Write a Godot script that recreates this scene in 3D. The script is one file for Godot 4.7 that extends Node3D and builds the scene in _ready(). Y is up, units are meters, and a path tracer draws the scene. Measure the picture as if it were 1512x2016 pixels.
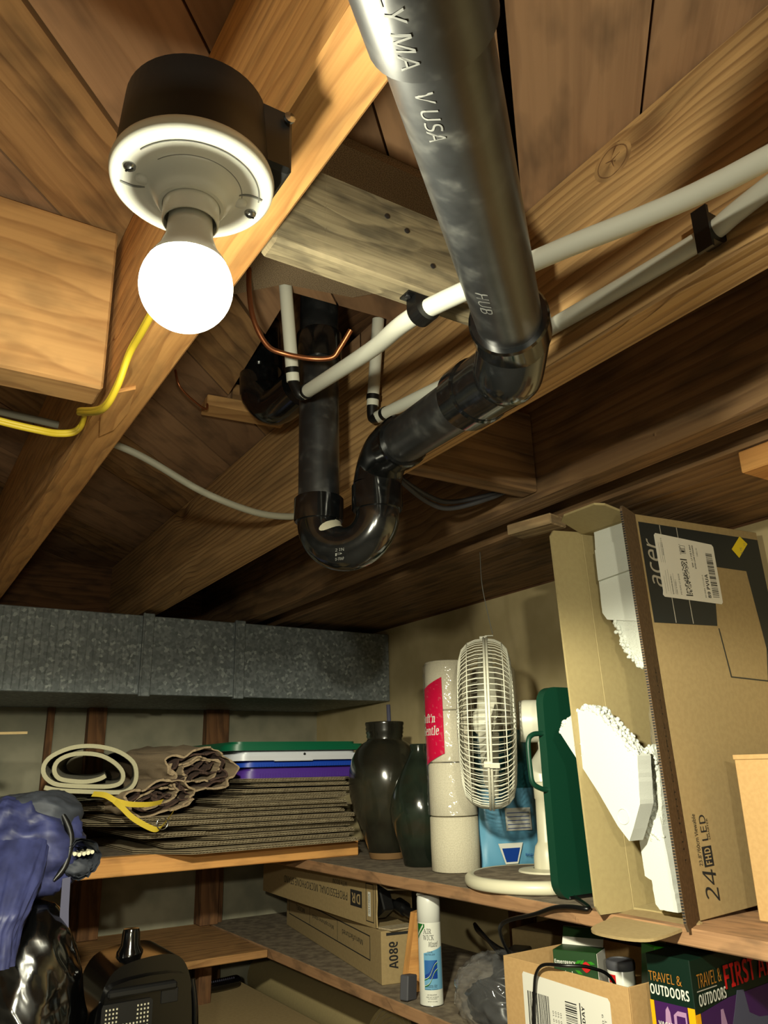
extends Node3D
# A basement storage corner under open floor joists, lit by one bare bulb.
# Coordinates below are metres about the eye point; at the end everything is lifted so that the floor is at y = 0.

const EYE := 1.45
var taken := {}
var rng := RandomNumberGenerator.new()
var tx := {}
var M := {}
var org := Vector3.ZERO

# ------------------------------------------------------------------ mesh builder
class MB:
	var V := PackedVector3Array()
	var N := PackedVector3Array()
	var U := PackedVector2Array()
	func tri(a: Vector3, b: Vector3, c: Vector3, na: Vector3, nb: Vector3, nc: Vector3, ua := Vector2.ZERO, ub := Vector2.ZERO, uc := Vector2.ZERO) -> void:
		if (b - a).cross(c - a).dot(na + nb + nc) > 0.0:
			V.append_array([a, c, b]); N.append_array([na, nc, nb]); U.append_array([ua, uc, ub])
		else:
			V.append_array([a, b, c]); N.append_array([na, nb, nc]); U.append_array([ua, ub, uc])
	func poly(p: Array, hint: Vector3, uv: Array = []) -> void:
		var n: Vector3 = (p[1] - p[0]).cross(p[2] - p[0])
		if n.length() < 1e-14:
			return
		n = n.normalized()
		if n.dot(hint) < 0.0:
			n = -n
		for i in range(1, p.size() - 1):
			if uv.size():
				tri(p[0], p[i], p[i + 1], n, n, n, uv[0], uv[i], uv[i + 1])
			else:
				tri(p[0], p[i], p[i + 1], n, n, n)
	func quad(a: Vector3, b: Vector3, c: Vector3, d: Vector3, hint: Vector3, uv: Array = []) -> void:
		poly([a, b, c, d], hint, uv)
	# chamfered box; uv: u along the longest axis, v across, in metres
	func box(c: Vector3, s: Vector3, bev := 0.0015, bas := Basis.IDENTITY, shift := Vector2.ZERO) -> void:
		var h := s * 0.5
		bev = minf(bev, minf(h.x, minf(h.y, h.z)) * 0.6)
		var la := 0
		if s.y > s[la]: la = 1
		if s.z > s[la]: la = 2
		var P := func(sg: Vector3, i: int) -> Vector3:
			var r := Vector3.ZERO
			for k in 3:
				r[k] = sg[k] * (h[k] - (bev if k != i else 0.0))
			return r
		var put := func(pts: Array, hint: Vector3, ax: int) -> void:
			var w := []
			var uv := []
			for q in pts:
				w.append(c + bas * q)
				var u2: float = q[la]
				var o1 := (la + 1) % 3
				var o2 := (la + 2) % 3
				if ax == la:
					uv.append(Vector2(q[o1] * 0.3, q[o2]) + shift)
				else:
					var o := o1 if ax != o1 else o2
					uv.append(Vector2(u2, q[o] + float(ax) * 0.37) + shift)
			poly(w, bas * hint, uv)
		for i in 3:
			var j := (i + 1) % 3
			var k := (i + 2) % 3
			for s0 in [-1.0, 1.0]:
				var pts := []
				for ab in [[-1.0, -1.0], [1.0, -1.0], [1.0, 1.0], [-1.0, 1.0]]:
					var sg := Vector3.ZERO
					sg[i] = s0; sg[j] = ab[0]; sg[k] = ab[1]
					pts.append(P.call(sg, i))
				var hi := Vector3.ZERO
				hi[i] = s0
				put.call(pts, hi, i)
				if bev > 0.0:
					for s1 in [-1.0, 1.0]:
						var e := []
						for q in [[i, -1.0], [i, 1.0], [j, 1.0], [j, -1.0]]:
							var sg := Vector3.ZERO
							sg[i] = s0; sg[j] = s1; sg[k] = q[1]
							e.append(P.call(sg, q[0]))
						var h2 := Vector3.ZERO
						h2[i] = s0; h2[j] = s1
						put.call(e, h2, i)
		if bev > 0.0:
			for a in [-1.0, 1.0]:
				for b in [-1.0, 1.0]:
					for d in [-1.0, 1.0]:
						var sg := Vector3(a, b, d)
						put.call([P.call(sg, 0), P.call(sg, 1), P.call(sg, 2)], sg, 0)
	# box spanning two corners
	func span(a: Vector3, b: Vector3, bev := 0.0015, shift := Vector2.ZERO) -> void:
		box((a + b) * 0.5, (b - a).abs(), bev, Basis.IDENTITY, shift)
	# tube along points; r a number or an array
	func tube(p: Array, r, seg := 16, caps := true, v0 := 0.0) -> void:
		var n := p.size()
		var rings := []
		var nrm := []
		var up := Vector3.UP
		var t0: Vector3 = (p[1] - p[0]).normalized()
		if absf(t0.dot(up)) > 0.9: up = Vector3.RIGHT
		var side := t0.cross(up).normalized()
		var lens := [v0]
		for i in n:
			var t: Vector3 = (p[mini(i + 1, n - 1)] - p[maxi(i - 1, 0)]).normalized()
			side = (side - t * side.dot(t)).normalized()
			var u2 := side.cross(t)
			var rr: float = r[i] if r is Array else r
			var a := []
			var b := []
			for k in seg + 1:
				var an := TAU * k / seg
				var d := side * cos(an) + u2 * sin(an)
				a.append(p[i] + d * rr); b.append(d)
			rings.append(a); nrm.append(b)
			if i: lens.append(lens[i - 1] + p[i].distance_to(p[i - 1]))
		for i in n - 1:
			for k in seg:
				var ua := Vector2(lens[i], float(k) / seg)
				var ub := Vector2(lens[i + 1], float(k) / seg)
				var uc := Vector2(lens[i + 1], float(k + 1) / seg)
				var ud := Vector2(lens[i], float(k + 1) / seg)
				tri(rings[i][k], rings[i + 1][k], rings[i + 1][k + 1], nrm[i][k], nrm[i + 1][k], nrm[i + 1][k + 1], ua, ub, uc)
				tri(rings[i][k], rings[i + 1][k + 1], rings[i][k + 1], nrm[i][k], nrm[i + 1][k + 1], nrm[i][k + 1], ua, uc, ud)
		if caps:
			for e in [0, n - 1]:
				var hint: Vector3 = (p[0] - p[1]) if e == 0 else (p[n - 1] - p[n - 2])
				poly(rings[e].slice(0, seg), hint)
	# profile of [radius, height] turned about the y axis of xf; a repeated point makes a crease
	func lathe(pr: Array, seg := 32, xf := Transform3D.IDENTITY, squash := 1.0) -> void:
		for i in pr.size() - 1:
			var a := Vector2(pr[i][0], pr[i][1])
			var b := Vector2(pr[i + 1][0], pr[i + 1][1])
			if a.distance_to(b) < 1e-6: continue
			var d := (b - a).normalized()
			var nn := Vector2(d.y, -d.x)
			var na := nn
			var nb := nn
			if i > 0:
				var e := a - Vector2(pr[i - 1][0], pr[i - 1][1])
				if e.length() > 1e-6:
					e = e.normalized()
					if e.dot(d) > 0.5: na = (nn + Vector2(e.y, -e.x)).normalized()
			if i < pr.size() - 2:
				var e := Vector2(pr[i + 2][0], pr[i + 2][1]) - b
				if e.length() > 1e-6:
					e = e.normalized()
					if e.dot(d) > 0.5: nb = (nn + Vector2(e.y, -e.x)).normalized()
			for k in seg:
				var c0 := Vector3(cos(TAU * k / seg), 0, sin(TAU * k / seg) * squash)
				var c1 := Vector3(cos(TAU * (k + 1) / seg), 0, sin(TAU * (k + 1) / seg) * squash)
				var f := func(c: Vector3, q: Vector2) -> Vector3: return xf * Vector3(c.x * q.x, q.y, c.z * q.x)
				var g := func(c: Vector3, q: Vector2) -> Vector3: return (xf.basis * Vector3(c.x * q.x, q.y, c.z * q.x)).normalized()
				var u0 := float(k) / seg
				var u1 := float(k + 1) / seg
				if a.x > 1e-7: tri(f.call(c0, a), f.call(c0, b), f.call(c1, a), g.call(c0, na), g.call(c0, nb), g.call(c1, na), Vector2(u0, a.y), Vector2(u0, b.y), Vector2(u1, a.y))
				if b.x > 1e-7: tri(f.call(c0, b), f.call(c1, b), f.call(c1, a), g.call(c0, nb), g.call(c1, nb), g.call(c1, na), Vector2(u0, b.y), Vector2(u1, b.y), Vector2(u1, a.y))
	# 2D outline (xy of xf) given thickness along z, centred
	func slab(o: PackedVector2Array, th: float, xf: Transform3D, uvs := 1.0, smooth_side := false) -> void:
		var idx := Geometry2D.triangulate_polygon(o)
		var ar := 0.0
		for i in o.size(): ar += o[i].cross(o[(i + 1) % o.size()])
		for s in [-1.0, 1.0]:
			var n: Vector3 = (xf.basis.z * s).normalized()
			for i in range(0, idx.size(), 3):
				var p := []
				var q := []
				for k in 3:
					var w := o[idx[i + k]]
					p.append(xf * Vector3(w.x, w.y, s * th * 0.5)); q.append(w * uvs)
				tri(p[0], p[1], p[2], n, n, n, q[0], q[1], q[2])
		var m := o.size()
		for i in m:
			var a := o[i]
			var b := o[(i + 1) % m]
			var sg := signf(ar)
			var d := (b - a).normalized()
			var nn := Vector2(d.y, -d.x) * sg
			var na := nn
			var nb := nn
			if smooth_side:
				var e := (a - o[(i + m - 1) % m]).normalized()
				var f := (o[(i + 2) % m] - b).normalized()
				if e.dot(d) > 0.6: na = (nn + Vector2(e.y, -e.x) * sg).normalized()
				if f.dot(d) > 0.6: nb = (nn + Vector2(f.y, -f.x) * sg).normalized()
			var A := (xf.basis * Vector3(na.x, na.y, 0)).normalized()
			var B := (xf.basis * Vector3(nb.x, nb.y, 0)).normalized()
			var a0 := xf * Vector3(a.x, a.y, -th * 0.5)
			var a1 := xf * Vector3(a.x, a.y, th * 0.5)
			var b0 := xf * Vector3(b.x, b.y, -th * 0.5)
			var b1 := xf * Vector3(b.x, b.y, th * 0.5)
			var L := a.distance_to(b) * uvs
			tri(a0, b0, b1, A, B, B, Vector2(0, 0), Vector2(L, 0), Vector2(L, th)); tri(a0, b1, a1, A, B, A, Vector2(0, 0), Vector2(L, th), Vector2(0, th))
	# smooth surface over a (nu+1) x (nv+1) lattice of points f(u, v); hint: a point inside
	func grid(f: Callable, nu: int, nv: int, inside: Vector3, closed := false, flip := false) -> void:
		var P := []
		for i in nu + 1:
			var row := PackedVector3Array()
			for j in nv + 1: row.append(f.call(float(i) / nu, float(j) / nv))
			P.append(row)
		var Q := []
		for i in nu + 1:
			var row := PackedVector3Array()
			for j in nv + 1:
				var i0 := i - 1
				var i1 := i + 1
				if closed:
					if i == 0: i0 = nu - 1
					if i == nu: i1 = 1
				else:
					i0 = maxi(i0, 0); i1 = mini(i1, nu)
				var du: Vector3 = P[i1][j] - P[i0][j]
				var dv: Vector3 = P[i][mini(j + 1, nv)] - P[i][maxi(j - 1, 0)]
				var n := du.cross(dv).normalized()
				row.append(n)
			Q.append(row)
		var tot := 0.0
		for i in nu + 1:
			for j in nv + 1: tot += Q[i][j].dot(P[i][j] - inside)
		var sg := -1.0 if tot < 0.0 else 1.0
		if flip: sg = -sg
		for i in nu:
			for j in nv:
				var ua := Vector2(float(i) / nu, float(j) / nv)
				var ub := Vector2(float(i + 1) / nu, float(j) / nv)
				var uc := Vector2(float(i + 1) / nu, float(j + 1) / nv)
				var ud := Vector2(float(i) / nu, float(j + 1) / nv)
				tri(P[i][j], P[i + 1][j], P[i + 1][j + 1], Q[i][j] * sg, Q[i + 1][j] * sg, Q[i + 1][j + 1] * sg, ua, ub, uc)
				tri(P[i][j], P[i + 1][j + 1], P[i][j + 1], Q[i][j] * sg, Q[i + 1][j + 1] * sg, Q[i][j + 1] * sg, ua, uc, ud)
	func mesh(o: Vector3) -> ArrayMesh:
		var W := PackedVector3Array()
		W.resize(V.size())
		for i in V.size(): W[i] = V[i] - o
		var a := []
		a.resize(Mesh.ARRAY_MAX)
		a[Mesh.ARRAY_VERTEX] = W; a[Mesh.ARRAY_NORMAL] = N; a[Mesh.ARRAY_TEX_UV] = U
		var m := ArrayMesh.new()
		m.add_surface_from_arrays(Mesh.PRIMITIVE_TRIANGLES, a)
		return m

# ------------------------------------------------------------------ scene helpers
func numbered(n: String) -> String:
	if not taken.has(n):
		taken[n] = 0
		return n
	taken[n] += 1
	return "%s_%03d" % [n, taken[n]]

func thing(called: String, at: Vector3, label := "", category := "", group := "", kind := "") -> Node3D:
	var o := Node3D.new()
	o.name = numbered(called)
	add_child(o, true)
	o.position = at
	org = at
	if label: o.set_meta("label", label)
	if category: o.set_meta("category", category)
	if group: o.set_meta("group", group)
	if kind: o.set_meta("kind", kind)
	return o

func part(called: String, b: MB, m: Material, parent: Node3D) -> MeshInstance3D:
	var o := MeshInstance3D.new()
	o.name = called
	o.mesh = b.mesh(org)
	o.material_override = m
	parent.add_child(o, true)
	return o

func solo(called: String, b: MB, m: Material, at: Vector3, label: String, category: String, group := "", kind := "") -> MeshInstance3D:
	var o := MeshInstance3D.new()
	o.name = numbered(called)
	o.mesh = b.mesh(at)
	o.material_override = m
	add_child(o, true)
	o.position = at
	if label: o.set_meta("label", label)
	if category: o.set_meta("category", category)
	if group: o.set_meta("group", group)
	if kind: o.set_meta("kind", kind)
	return o

func smooth(p: Array, n := 6) -> Array:
	var out := []
	for i in p.size() - 1:
		var a: Vector3 = p[maxi(i - 1, 0)]
		var b: Vector3 = p[i]
		var c: Vector3 = p[i + 1]
		var d: Vector3 = p[mini(i + 2, p.size() - 1)]
		for k in n: out.append(b.cubic_interpolate(c, a, d, float(k) / n))
	out.append(p[p.size() - 1])
	return out

func smooth2(p: Array, n := 5, close := true) -> PackedVector2Array:
	var out := PackedVector2Array()
	var m := p.size()
	for i in m:
		var a: Vector2 = p[(i + m - 1) % m]
		var b: Vector2 = p[i]
		var c: Vector2 = p[(i + 1) % m]
		var d: Vector2 = p[(i + 2) % m]
		for k in n: out.append(b.cubic_interpolate(c, a, d, float(k) / n))
	return out

func rrect(w: float, h: float, r: float, n := 5) -> PackedVector2Array:
	var o := PackedVector2Array()
	for q in [[w / 2 - r, h / 2 - r, 0.0], [-w / 2 + r, h / 2 - r, 0.25], [-w / 2 + r, -h / 2 + r, 0.5], [w / 2 - r, -h / 2 + r, 0.75]]:
		for k in n + 1:
			var a: float = TAU * (q[2] + 0.25 * k / n)
			o.append(Vector2(q[0] + r * cos(a), q[1] + r * sin(a)))
	return o

func frame(o: Vector3, right: Vector3, up: Vector3) -> Transform3D:
	right = right.normalized()
	var n := right.cross(up).normalized()
	return Transform3D(Basis(right, n.cross(right), n), o)

# lettering fitted into a w x h rectangle whose lower left corner is the origin; fn bends it
func letters(s: String, w: float, h: float, fn: Callable, b: MB, font := "Droid Sans", bold := false) -> void:
	var t := TextMesh.new()
	var f := SystemFont.new()
	f.font_names = PackedStringArray([font])
	if bold: f.font_weight = 700
	t.font = f
	t.font_size = 48
	t.pixel_size = 0.01
	t.depth = 0.01
	t.curve_step = 3.0
	t.text = s
	var a := t.get_mesh_arrays()
	if a.size() == 0 or a[Mesh.ARRAY_VERTEX] == null: return
	var v: PackedVector3Array = a[Mesh.ARRAY_VERTEX]
	var ix: PackedInt32Array = a[Mesh.ARRAY_INDEX] if a[Mesh.ARRAY_INDEX] != null else PackedInt32Array()
	if v.is_empty(): return
	var lo := v[0]
	var hi := v[0]
	for q in v:
		lo = lo.min(q); hi = hi.max(q)
	var sx := w / maxf(hi.x - lo.x, 1e-5)
	var sy := h / maxf(hi.y - lo.y, 1e-5)
	if ix.is_empty():
		for i in v.size(): ix.append(i)
	for i in range(0, ix.size(), 3):
		var p := []
		var keep := true
		for k in 3:
			var q := v[ix[i + k]]
			if q.z < (lo.z + hi.z) * 0.5: keep = false
			p.append(fn.call(Vector2((q.x - lo.x) * sx, (q.y - lo.y) * sy)))
		if keep:
			var hint: Vector3 = fn.call(Vector2(0, 0.001)) - fn.call(Vector2.ZERO)
			var hx: Vector3 = fn.call(Vector2(0.001, 0)) - fn.call(Vector2.ZERO)
			b.poly(p, hx.cross(hint))

func flat(xf: Transform3D, lift := 0.0006) -> Callable:
	return func(q: Vector2) -> Vector3: return xf * Vector3(q.x, q.y, lift)

# ------------------------------------------------------------------ textures and materials
func seamless(w: int, h: int, seed_: int, freq: float, kind := FastNoiseLite.TYPE_SIMPLEX_SMOOTH, oct := 3) -> PackedByteArray:
	var n := FastNoiseLite.new()
	n.seed = seed_; n.frequency = freq; n.noise_type = kind; n.fractal_octaves = oct
	var im := n.get_seamless_image(w, h)
	im.convert(Image.FORMAT_L8)
	im.resize(512, 512, Image.INTERPOLATE_CUBIC)
	return im.get_data()

func wood(key: String, seed_: int, light: Color, dark: Color, rings := 7, warp := 1.4, contrast := 1.0, knots: Array = [], dirt := 0.25) -> void:
	var A := seamless(128, 128, seed_, 0.012)
	var B := seamless(32, 512, seed_ + 1, 0.06)
	var C := seamless(512, 512, seed_ + 2, 0.01, FastNoiseLite.TYPE_SIMPLEX_SMOOTH, 4)
	var d := PackedByteArray()
	d.resize(512 * 512 * 3)
	var hgt := PackedByteArray()
	hgt.resize(512 * 512)
	var i := 0
	for y in 512:
		for x in 512:
			var a := A[i] / 255.0
			var st := B[i] / 255.0
			var r := y / 512.0 * rings + a * warp
			var kd := 0.0
			for k in knots:
				var dx := (x - float(k[0])) / float(k[2])
				var dy := (y - float(k[1])) / (float(k[3]) if k.size() > 3 else float(k[2]) * 0.45)
				var q := dx * dx + dy * dy
				if q < 16.0:
					r += 1.6 * exp(-q * 0.35)
					kd = maxf(kd, exp(-q * 1.6))
			r -= floorf(r)
			var g := r * r * (1.0 if r < 0.9 else (1.0 - r) * 10.0)
			var t := clampf(g * 0.75 * contrast + (0.5 - st) * 0.55 * contrast + kd * 0.8, 0.0, 1.0)
			var m := 1.0 - dirt * clampf((C[i] / 255.0 - 0.45) * 2.2, 0.0, 1.0)
			d[i * 3] = int(255.0 * (light.r + (dark.r - light.r) * t) * m)
			d[i * 3 + 1] = int(255.0 * (light.g + (dark.g - light.g) * t) * m)
			d[i * 3 + 2] = int(255.0 * (light.b + (dark.b - light.b) * t) * m)
			hgt[i] = int(255.0 * (1.0 - t))
			i += 1
	tx[key] = ImageTexture.create_from_image(Image.create_from_data(512, 512, false, Image.FORMAT_RGB8, d))
	var hi := Image.create_from_data(512, 512, false, Image.FORMAT_L8, hgt)
	hi.convert(Image.FORMAT_RGBA8)
	hi.bump_map_to_normal_map(3.0)
	tx[key + "_n"] = ImageTexture.create_from_image(hi)

func wood_mat(key: String, tex: String, su := 0.9, sv := 0.3, rough := 0.85, tint := Color.WHITE, nrm := 0.6) -> void:
	var m := StandardMaterial3D.new()
	m.resource_name = key
	m.albedo_texture = tx[tex]
	m.albedo_color = tint
	m.normal_enabled = true
	m.normal_texture = tx[tex + "_n"]
	m.normal_scale = nrm
	m.roughness = rough
	m.uv1_scale = Vector3(1.0 / su, 1.0 / sv, 1)
	M[key] = m

func noise_tex(seed_: int, freq: float, cols: Array, offs: Array, kind := FastNoiseLite.TYPE_SIMPLEX_SMOOTH, oct := 4, size := 256, normal := 0.0) -> NoiseTexture2D:
	var n := FastNoiseLite.new()
	n.seed = seed_; n.frequency = freq; n.noise_type = kind; n.fractal_octaves = oct
	if kind == FastNoiseLite.TYPE_CELLULAR:
		n.cellular_return_type = FastNoiseLite.RETURN_CELL_VALUE
		n.fractal_type = FastNoiseLite.FRACTAL_NONE
		n.cellular_jitter = 1.0
	var t := NoiseTexture2D.new()
	t.width = size; t.height = size; t.seamless = true; t.noise = n
	if normal > 0.0:
		t.as_normal_map = true; t.bump_strength = normal
	elif cols.size():
		var g := Gradient.new()
		g.offsets = PackedFloat32Array(offs)
		g.colors = PackedColorArray(cols)
		t.color_ramp = g
	return t

func plain(key: String, c: Color, rough := 0.6, metal := 0.0, spec := 0.5) -> StandardMaterial3D:
	var m := StandardMaterial3D.new()
	m.resource_name = key
	m.albedo_color = c; m.roughness = rough; m.metallic = metal; m.metallic_specular = spec
	M[key] = m
	return m

# colour from noise laid on by position, period metres; n: normal map strength
func speckled(key: String, tex: Texture2D, period: float, rough := 0.8, nt: Texture2D = null, ns := 0.5, metal := 0.0) -> StandardMaterial3D:
	var m := StandardMaterial3D.new()
	m.resource_name = key
	m.albedo_texture = tex
	m.roughness = rough
	m.metallic = metal
	m.uv1_triplanar = true
	m.uv1_scale = Vector3.ONE / period
	if nt:
		m.normal_enabled = true; m.normal_texture = nt; m.normal_scale = ns
	M[key] = m
	return m

func make_materials() -> void:
	wood("fir", 11, Color(0.80, 0.645, 0.43), Color(0.60, 0.44, 0.265), 9, 1.3, 0.8, [[120, 330, 26]], 0.15)
	wood("joist", 21, Color(0.70, 0.59, 0.43), Color(0.48, 0.375, 0.26), 13, 1.5, 0.85, [], 0.28)
	wood("knotty", 61, Color(0.76, 0.645, 0.47), Color(0.51, 0.395, 0.265), 20, 1.6, 0.95, [[256, 170, 11, 34]], 0.15)
	wood("plank", 31, Color(0.66, 0.535, 0.405), Color(0.52, 0.41, 0.305), 5, 1.2, 0.7, [], 0.25)
	wood("grey", 41, Color(0.56, 0.51, 0.40), Color(0.33, 0.29, 0.22), 5, 1.8, 0.9, [], 0.3)
	wood("pine", 51, Color(0.84, 0.66, 0.42), Color(0.66, 0.45, 0.25), 4, 0.9, 0.6, [], 0.12)
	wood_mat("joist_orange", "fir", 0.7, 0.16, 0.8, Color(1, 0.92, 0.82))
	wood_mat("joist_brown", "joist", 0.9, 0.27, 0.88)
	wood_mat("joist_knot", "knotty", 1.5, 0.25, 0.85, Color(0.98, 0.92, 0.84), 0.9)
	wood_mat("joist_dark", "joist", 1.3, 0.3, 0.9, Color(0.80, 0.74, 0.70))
	wood_mat("block_warm", "fir", 0.6, 0.30, 0.85, Color(0.94, 0.90, 0.86), 0.25)
	wood_mat("block_grey", "grey", 0.4, 0.16, 0.9)
	wood_mat("subfloor", "plank", 0.9, 0.3, 0.85, Color(0.98, 0.94, 0.92))
	wood_mat("subfloor_b", "plank", 0.7, 0.42, 0.85, Color(0.86, 0.82, 0.8))
	wood_mat("subfloor_c", "joist", 0.8, 0.4, 0.88, Color(0.9, 0.82, 0.74))
	wood_mat("shelf_wood", "plank", 0.6, 0.2, 0.8, Color(0.92, 0.86, 0.80))
	wood_mat("rail_wood", "pine", 0.7, 0.18, 0.75, Color(0.95, 0.88, 0.78))
	wood_mat("board_wood", "fir", 0.6, 0.3, 0.75, Color(0.8, 0.74, 0.68))
	wood_mat("stud_wood", "joist", 0.7, 0.25, 0.9, Color(0.66, 0.55, 0.48))
	# shelf tops are dusty
	speckled("dusty", noise_tex(5, 0.03, [Color(0.36, 0.31, 0.25), Color(0.50, 0.45, 0.37)], [0.2, 0.8]), 0.3, 0.95)
	var cb := noise_tex(7, 0.05, [Color(0.555, 0.475, 0.325), Color(0.58, 0.50, 0.345)], [0.25, 0.75])
	var cbn := noise_tex(8, 0.09, [], [], FastNoiseLite.TYPE_SIMPLEX_SMOOTH, 4, 256, 2.0)
	speckled("card", cb, 0.16, 0.85, cbn, 0.05)
	speckled("card_in", noise_tex(9, 0.05, [Color(0.61, 0.545, 0.38), Color(0.63, 0.565, 0.395)], [0.25, 0.75]), 0.16, 0.85, cbn, 0.05)
	speckled("card_old", noise_tex(10, 0.04, [Color(0.60, 0.54, 0.43), Color(0.70, 0.64, 0.52)], [0.25, 0.75]), 0.2, 0.9, cbn, 0.05)
	speckled("card_tan", noise_tex(12, 0.06, [Color(0.665, 0.53, 0.345), Color(0.69, 0.555, 0.365)], [0.25, 0.75]), 0.14, 0.85, cbn, 0.06)
	speckled("card_brown", noise_tex(12, 0.06, [Color(0.33, 0.26, 0.18), Color(0.40, 0.32, 0.23)], [0.25, 0.75]), 0.14, 0.85, cbn, 0.06)
	speckled("wall_tan", noise_tex(14, 0.015, [Color(0.72, 0.65, 0.48), Color(0.77, 0.70, 0.53)], [0.25, 0.75]), 0.6, 0.85)
	speckled("wall_grey", noise_tex(15, 0.015, [Color(0.50, 0.49, 0.42), Color(0.58, 0.56, 0.48)], [0.25, 0.75]), 0.6, 0.9)
	speckled("concrete", noise_tex(16, 0.03, [Color(0.36, 0.35, 0.33), Color(0.48, 0.47, 0.44)], [0.2, 0.8]), 0.5, 0.95)
	speckled("zinc", noise_tex(17, 0.09, [Color(0.42, 0.45, 0.46), Color(0.50, 0.53, 0.54), Color(0.56, 0.59, 0.60), Color(0.70, 0.73, 0.73)], [0.0, 0.55, 0.85, 1.0], FastNoiseLite.TYPE_CELLULAR, 1, 512), 0.34, 0.55, null, 0.0, 0.2)
	# scuffed black plastic pipe: grey dust and rubs on black
	var ab := speckled("abs", noise_tex(18, 0.02, [Color(0.095, 0.10, 0.105), Color(0.125, 0.13, 0.135), Color(0.30, 0.30, 0.29)], [0.30, 0.62, 0.98], FastNoiseLite.TYPE_SIMPLEX_SMOOTH, 5), 0.20, 0.34, noise_tex(28, 0.03, [], [], FastNoiseLite.TYPE_SIMPLEX_SMOOTH, 4, 256, 1.0), 0.12)
	ab.metallic_specular = 0.6
	var ab2 := speckled("abs_clean", noise_tex(19, 0.03, [Color(0.045, 0.05, 0.053), Color(0.07, 0.075, 0.08), Color(0.18, 0.18, 0.18)], [0.4, 0.75, 1.0], FastNoiseLite.TYPE_SIMPLEX_SMOOTH, 5), 0.14, 0.14)
	ab2.metallic_specular = 0.65
	speckled("dust", noise_tex(20, 0.2, [Color(0.5, 0.48, 0.42), Color(0.75, 0.73, 0.64)], [0.3, 0.7]), 0.03, 1.0)
	plain("pex", Color(0.80, 0.80, 0.75), 0.38)
	plain("crimp", Color(0.07, 0.07, 0.07), 0.4, 0.4)
	plain("black_plastic", Color(0.035, 0.036, 0.04), 0.4)
	plain("box_black", Color(0.03, 0.033, 0.038), 0.5)
	plain("gloss_black", Color(0.02, 0.02, 0.023), 0.12, 0.0, 0.6)
	plain("dark_hole", Color(0.02, 0.02, 0.02), 0.9)
	plain("porcelain", Color(0.85, 0.85, 0.81), 0.22)
	plain("white_plastic", Color(0.80, 0.80, 0.77), 0.35)
	plain("groove", Color(0.50, 0.50, 0.48), 0.6)
	plain("steel", Color(0.62, 0.63, 0.64), 0.22, 1.0)
	plain("dark_steel", Color(0.30, 0.30, 0.31), 0.4, 0.8)
	plain("copper", Color(0.66, 0.42, 0.28), 0.38, 0.9)
	plain("yellow_cable", Color(0.80, 0.70, 0.18), 0.5)
	plain("grey_cable", Color(0.60, 0.59, 0.53), 0.6)
	plain("black_cable", Color(0.025, 0.025, 0.027), 0.35)
	plain("ink", Color(0.05, 0.05, 0.05), 0.8)
	plain("ink_grey", Color(0.45, 0.45, 0.43), 0.8)
	plain("print_white", Color(0.78, 0.78, 0.74), 0.6)
	plain("print_silver", Color(0.62, 0.60, 0.55), 0.5)
	plain("stencil", Color(0.34, 0.34, 0.33), 0.7)
	plain("print_navy", Color(0.075, 0.105, 0.12), 0.55)
	plain("paper_white", Color(0.80, 0.79, 0.75), 0.7)
	plain("sticker_yellow", Color(0.85, 0.75, 0.10), 0.6)
	plain("fan_white", Color(0.80, 0.79, 0.72), 0.35)
	plain("cream", Color(0.78, 0.76, 0.66), 0.4)
	plain("tray_green", Color(0.03, 0.21, 0.145), 0.45)
	plain("lid_green", Color(0.02, 0.36, 0.24), 0.4)
	plain("lid_white", Color(0.80, 0.81, 0.84), 0.35)
	plain("lid_blue", Color(0.08, 0.26, 0.68), 0.4)
	plain("lid_purple", Color(0.30, 0.17, 0.55), 0.4)
	speckled("foam", noise_tex(22, 0.25, [Color(0.74, 0.75, 0.72), Color(0.82, 0.83, 0.80)], [0.3, 0.7]), 0.05, 0.8, noise_tex(23, 0.22, [], [], FastNoiseLite.TYPE_CELLULAR, 1, 256, 3.0), 0.25)
	speckled("foam_torn", noise_tex(22, 0.25, [Color(0.72, 0.73, 0.69), Color(0.84, 0.85, 0.82)], [0.3, 0.7]), 0.04, 0.85, noise_tex(24, 0.12, [], [], FastNoiseLite.TYPE_CELLULAR, 1, 256, 12.0), 1.0)
	speckled("felt", noise_tex(25, 0.2, [Color(0.42, 0.40, 0.34), Color(0.58, 0.56, 0.48)], [0.3, 0.7]), 0.06, 1.0, noise_tex(26, 0.25, [], [], FastNoiseLite.TYPE_SIMPLEX_SMOOTH, 3, 256, 6.0), 0.6)
	speckled("felt_edge", noise_tex(25, 0.2, [Color(0.60, 0.58, 0.48), Color(0.74, 0.72, 0.60)], [0.3, 0.7]), 0.06, 1.0, noise_tex(26, 0.25, [], [], FastNoiseLite.TYPE_SIMPLEX_SMOOTH, 3, 256, 6.0), 0.6)
	speckled("burlap", noise_tex(27, 0.12, [Color(0.48, 0.41, 0.33), Color(0.66, 0.58, 0.46)], [0.3, 0.7]), 0.06, 0.95, noise_tex(26, 0.25, [], [], FastNoiseLite.TYPE_SIMPLEX_SMOOTH, 3, 256, 6.0), 0.5)
	speckled("burlap_dark", noise_tex(29, 0.12, [Color(0.20, 0.14, 0.12), Color(0.33, 0.24, 0.20)], [0.3, 0.7]), 0.06, 0.95, noise_tex(26, 0.25, [], [], FastNoiseLite.TYPE_SIMPLEX_SMOOTH, 3, 256, 6.0), 0.5)
	speckled("rust_rock", noise_tex(30, 0.05, [Color(0.2, 0.17, 0.14), Color(0.3, 0.26, 0.2)], [0.3, 0.7]), 0.2, 0.9)
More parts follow.
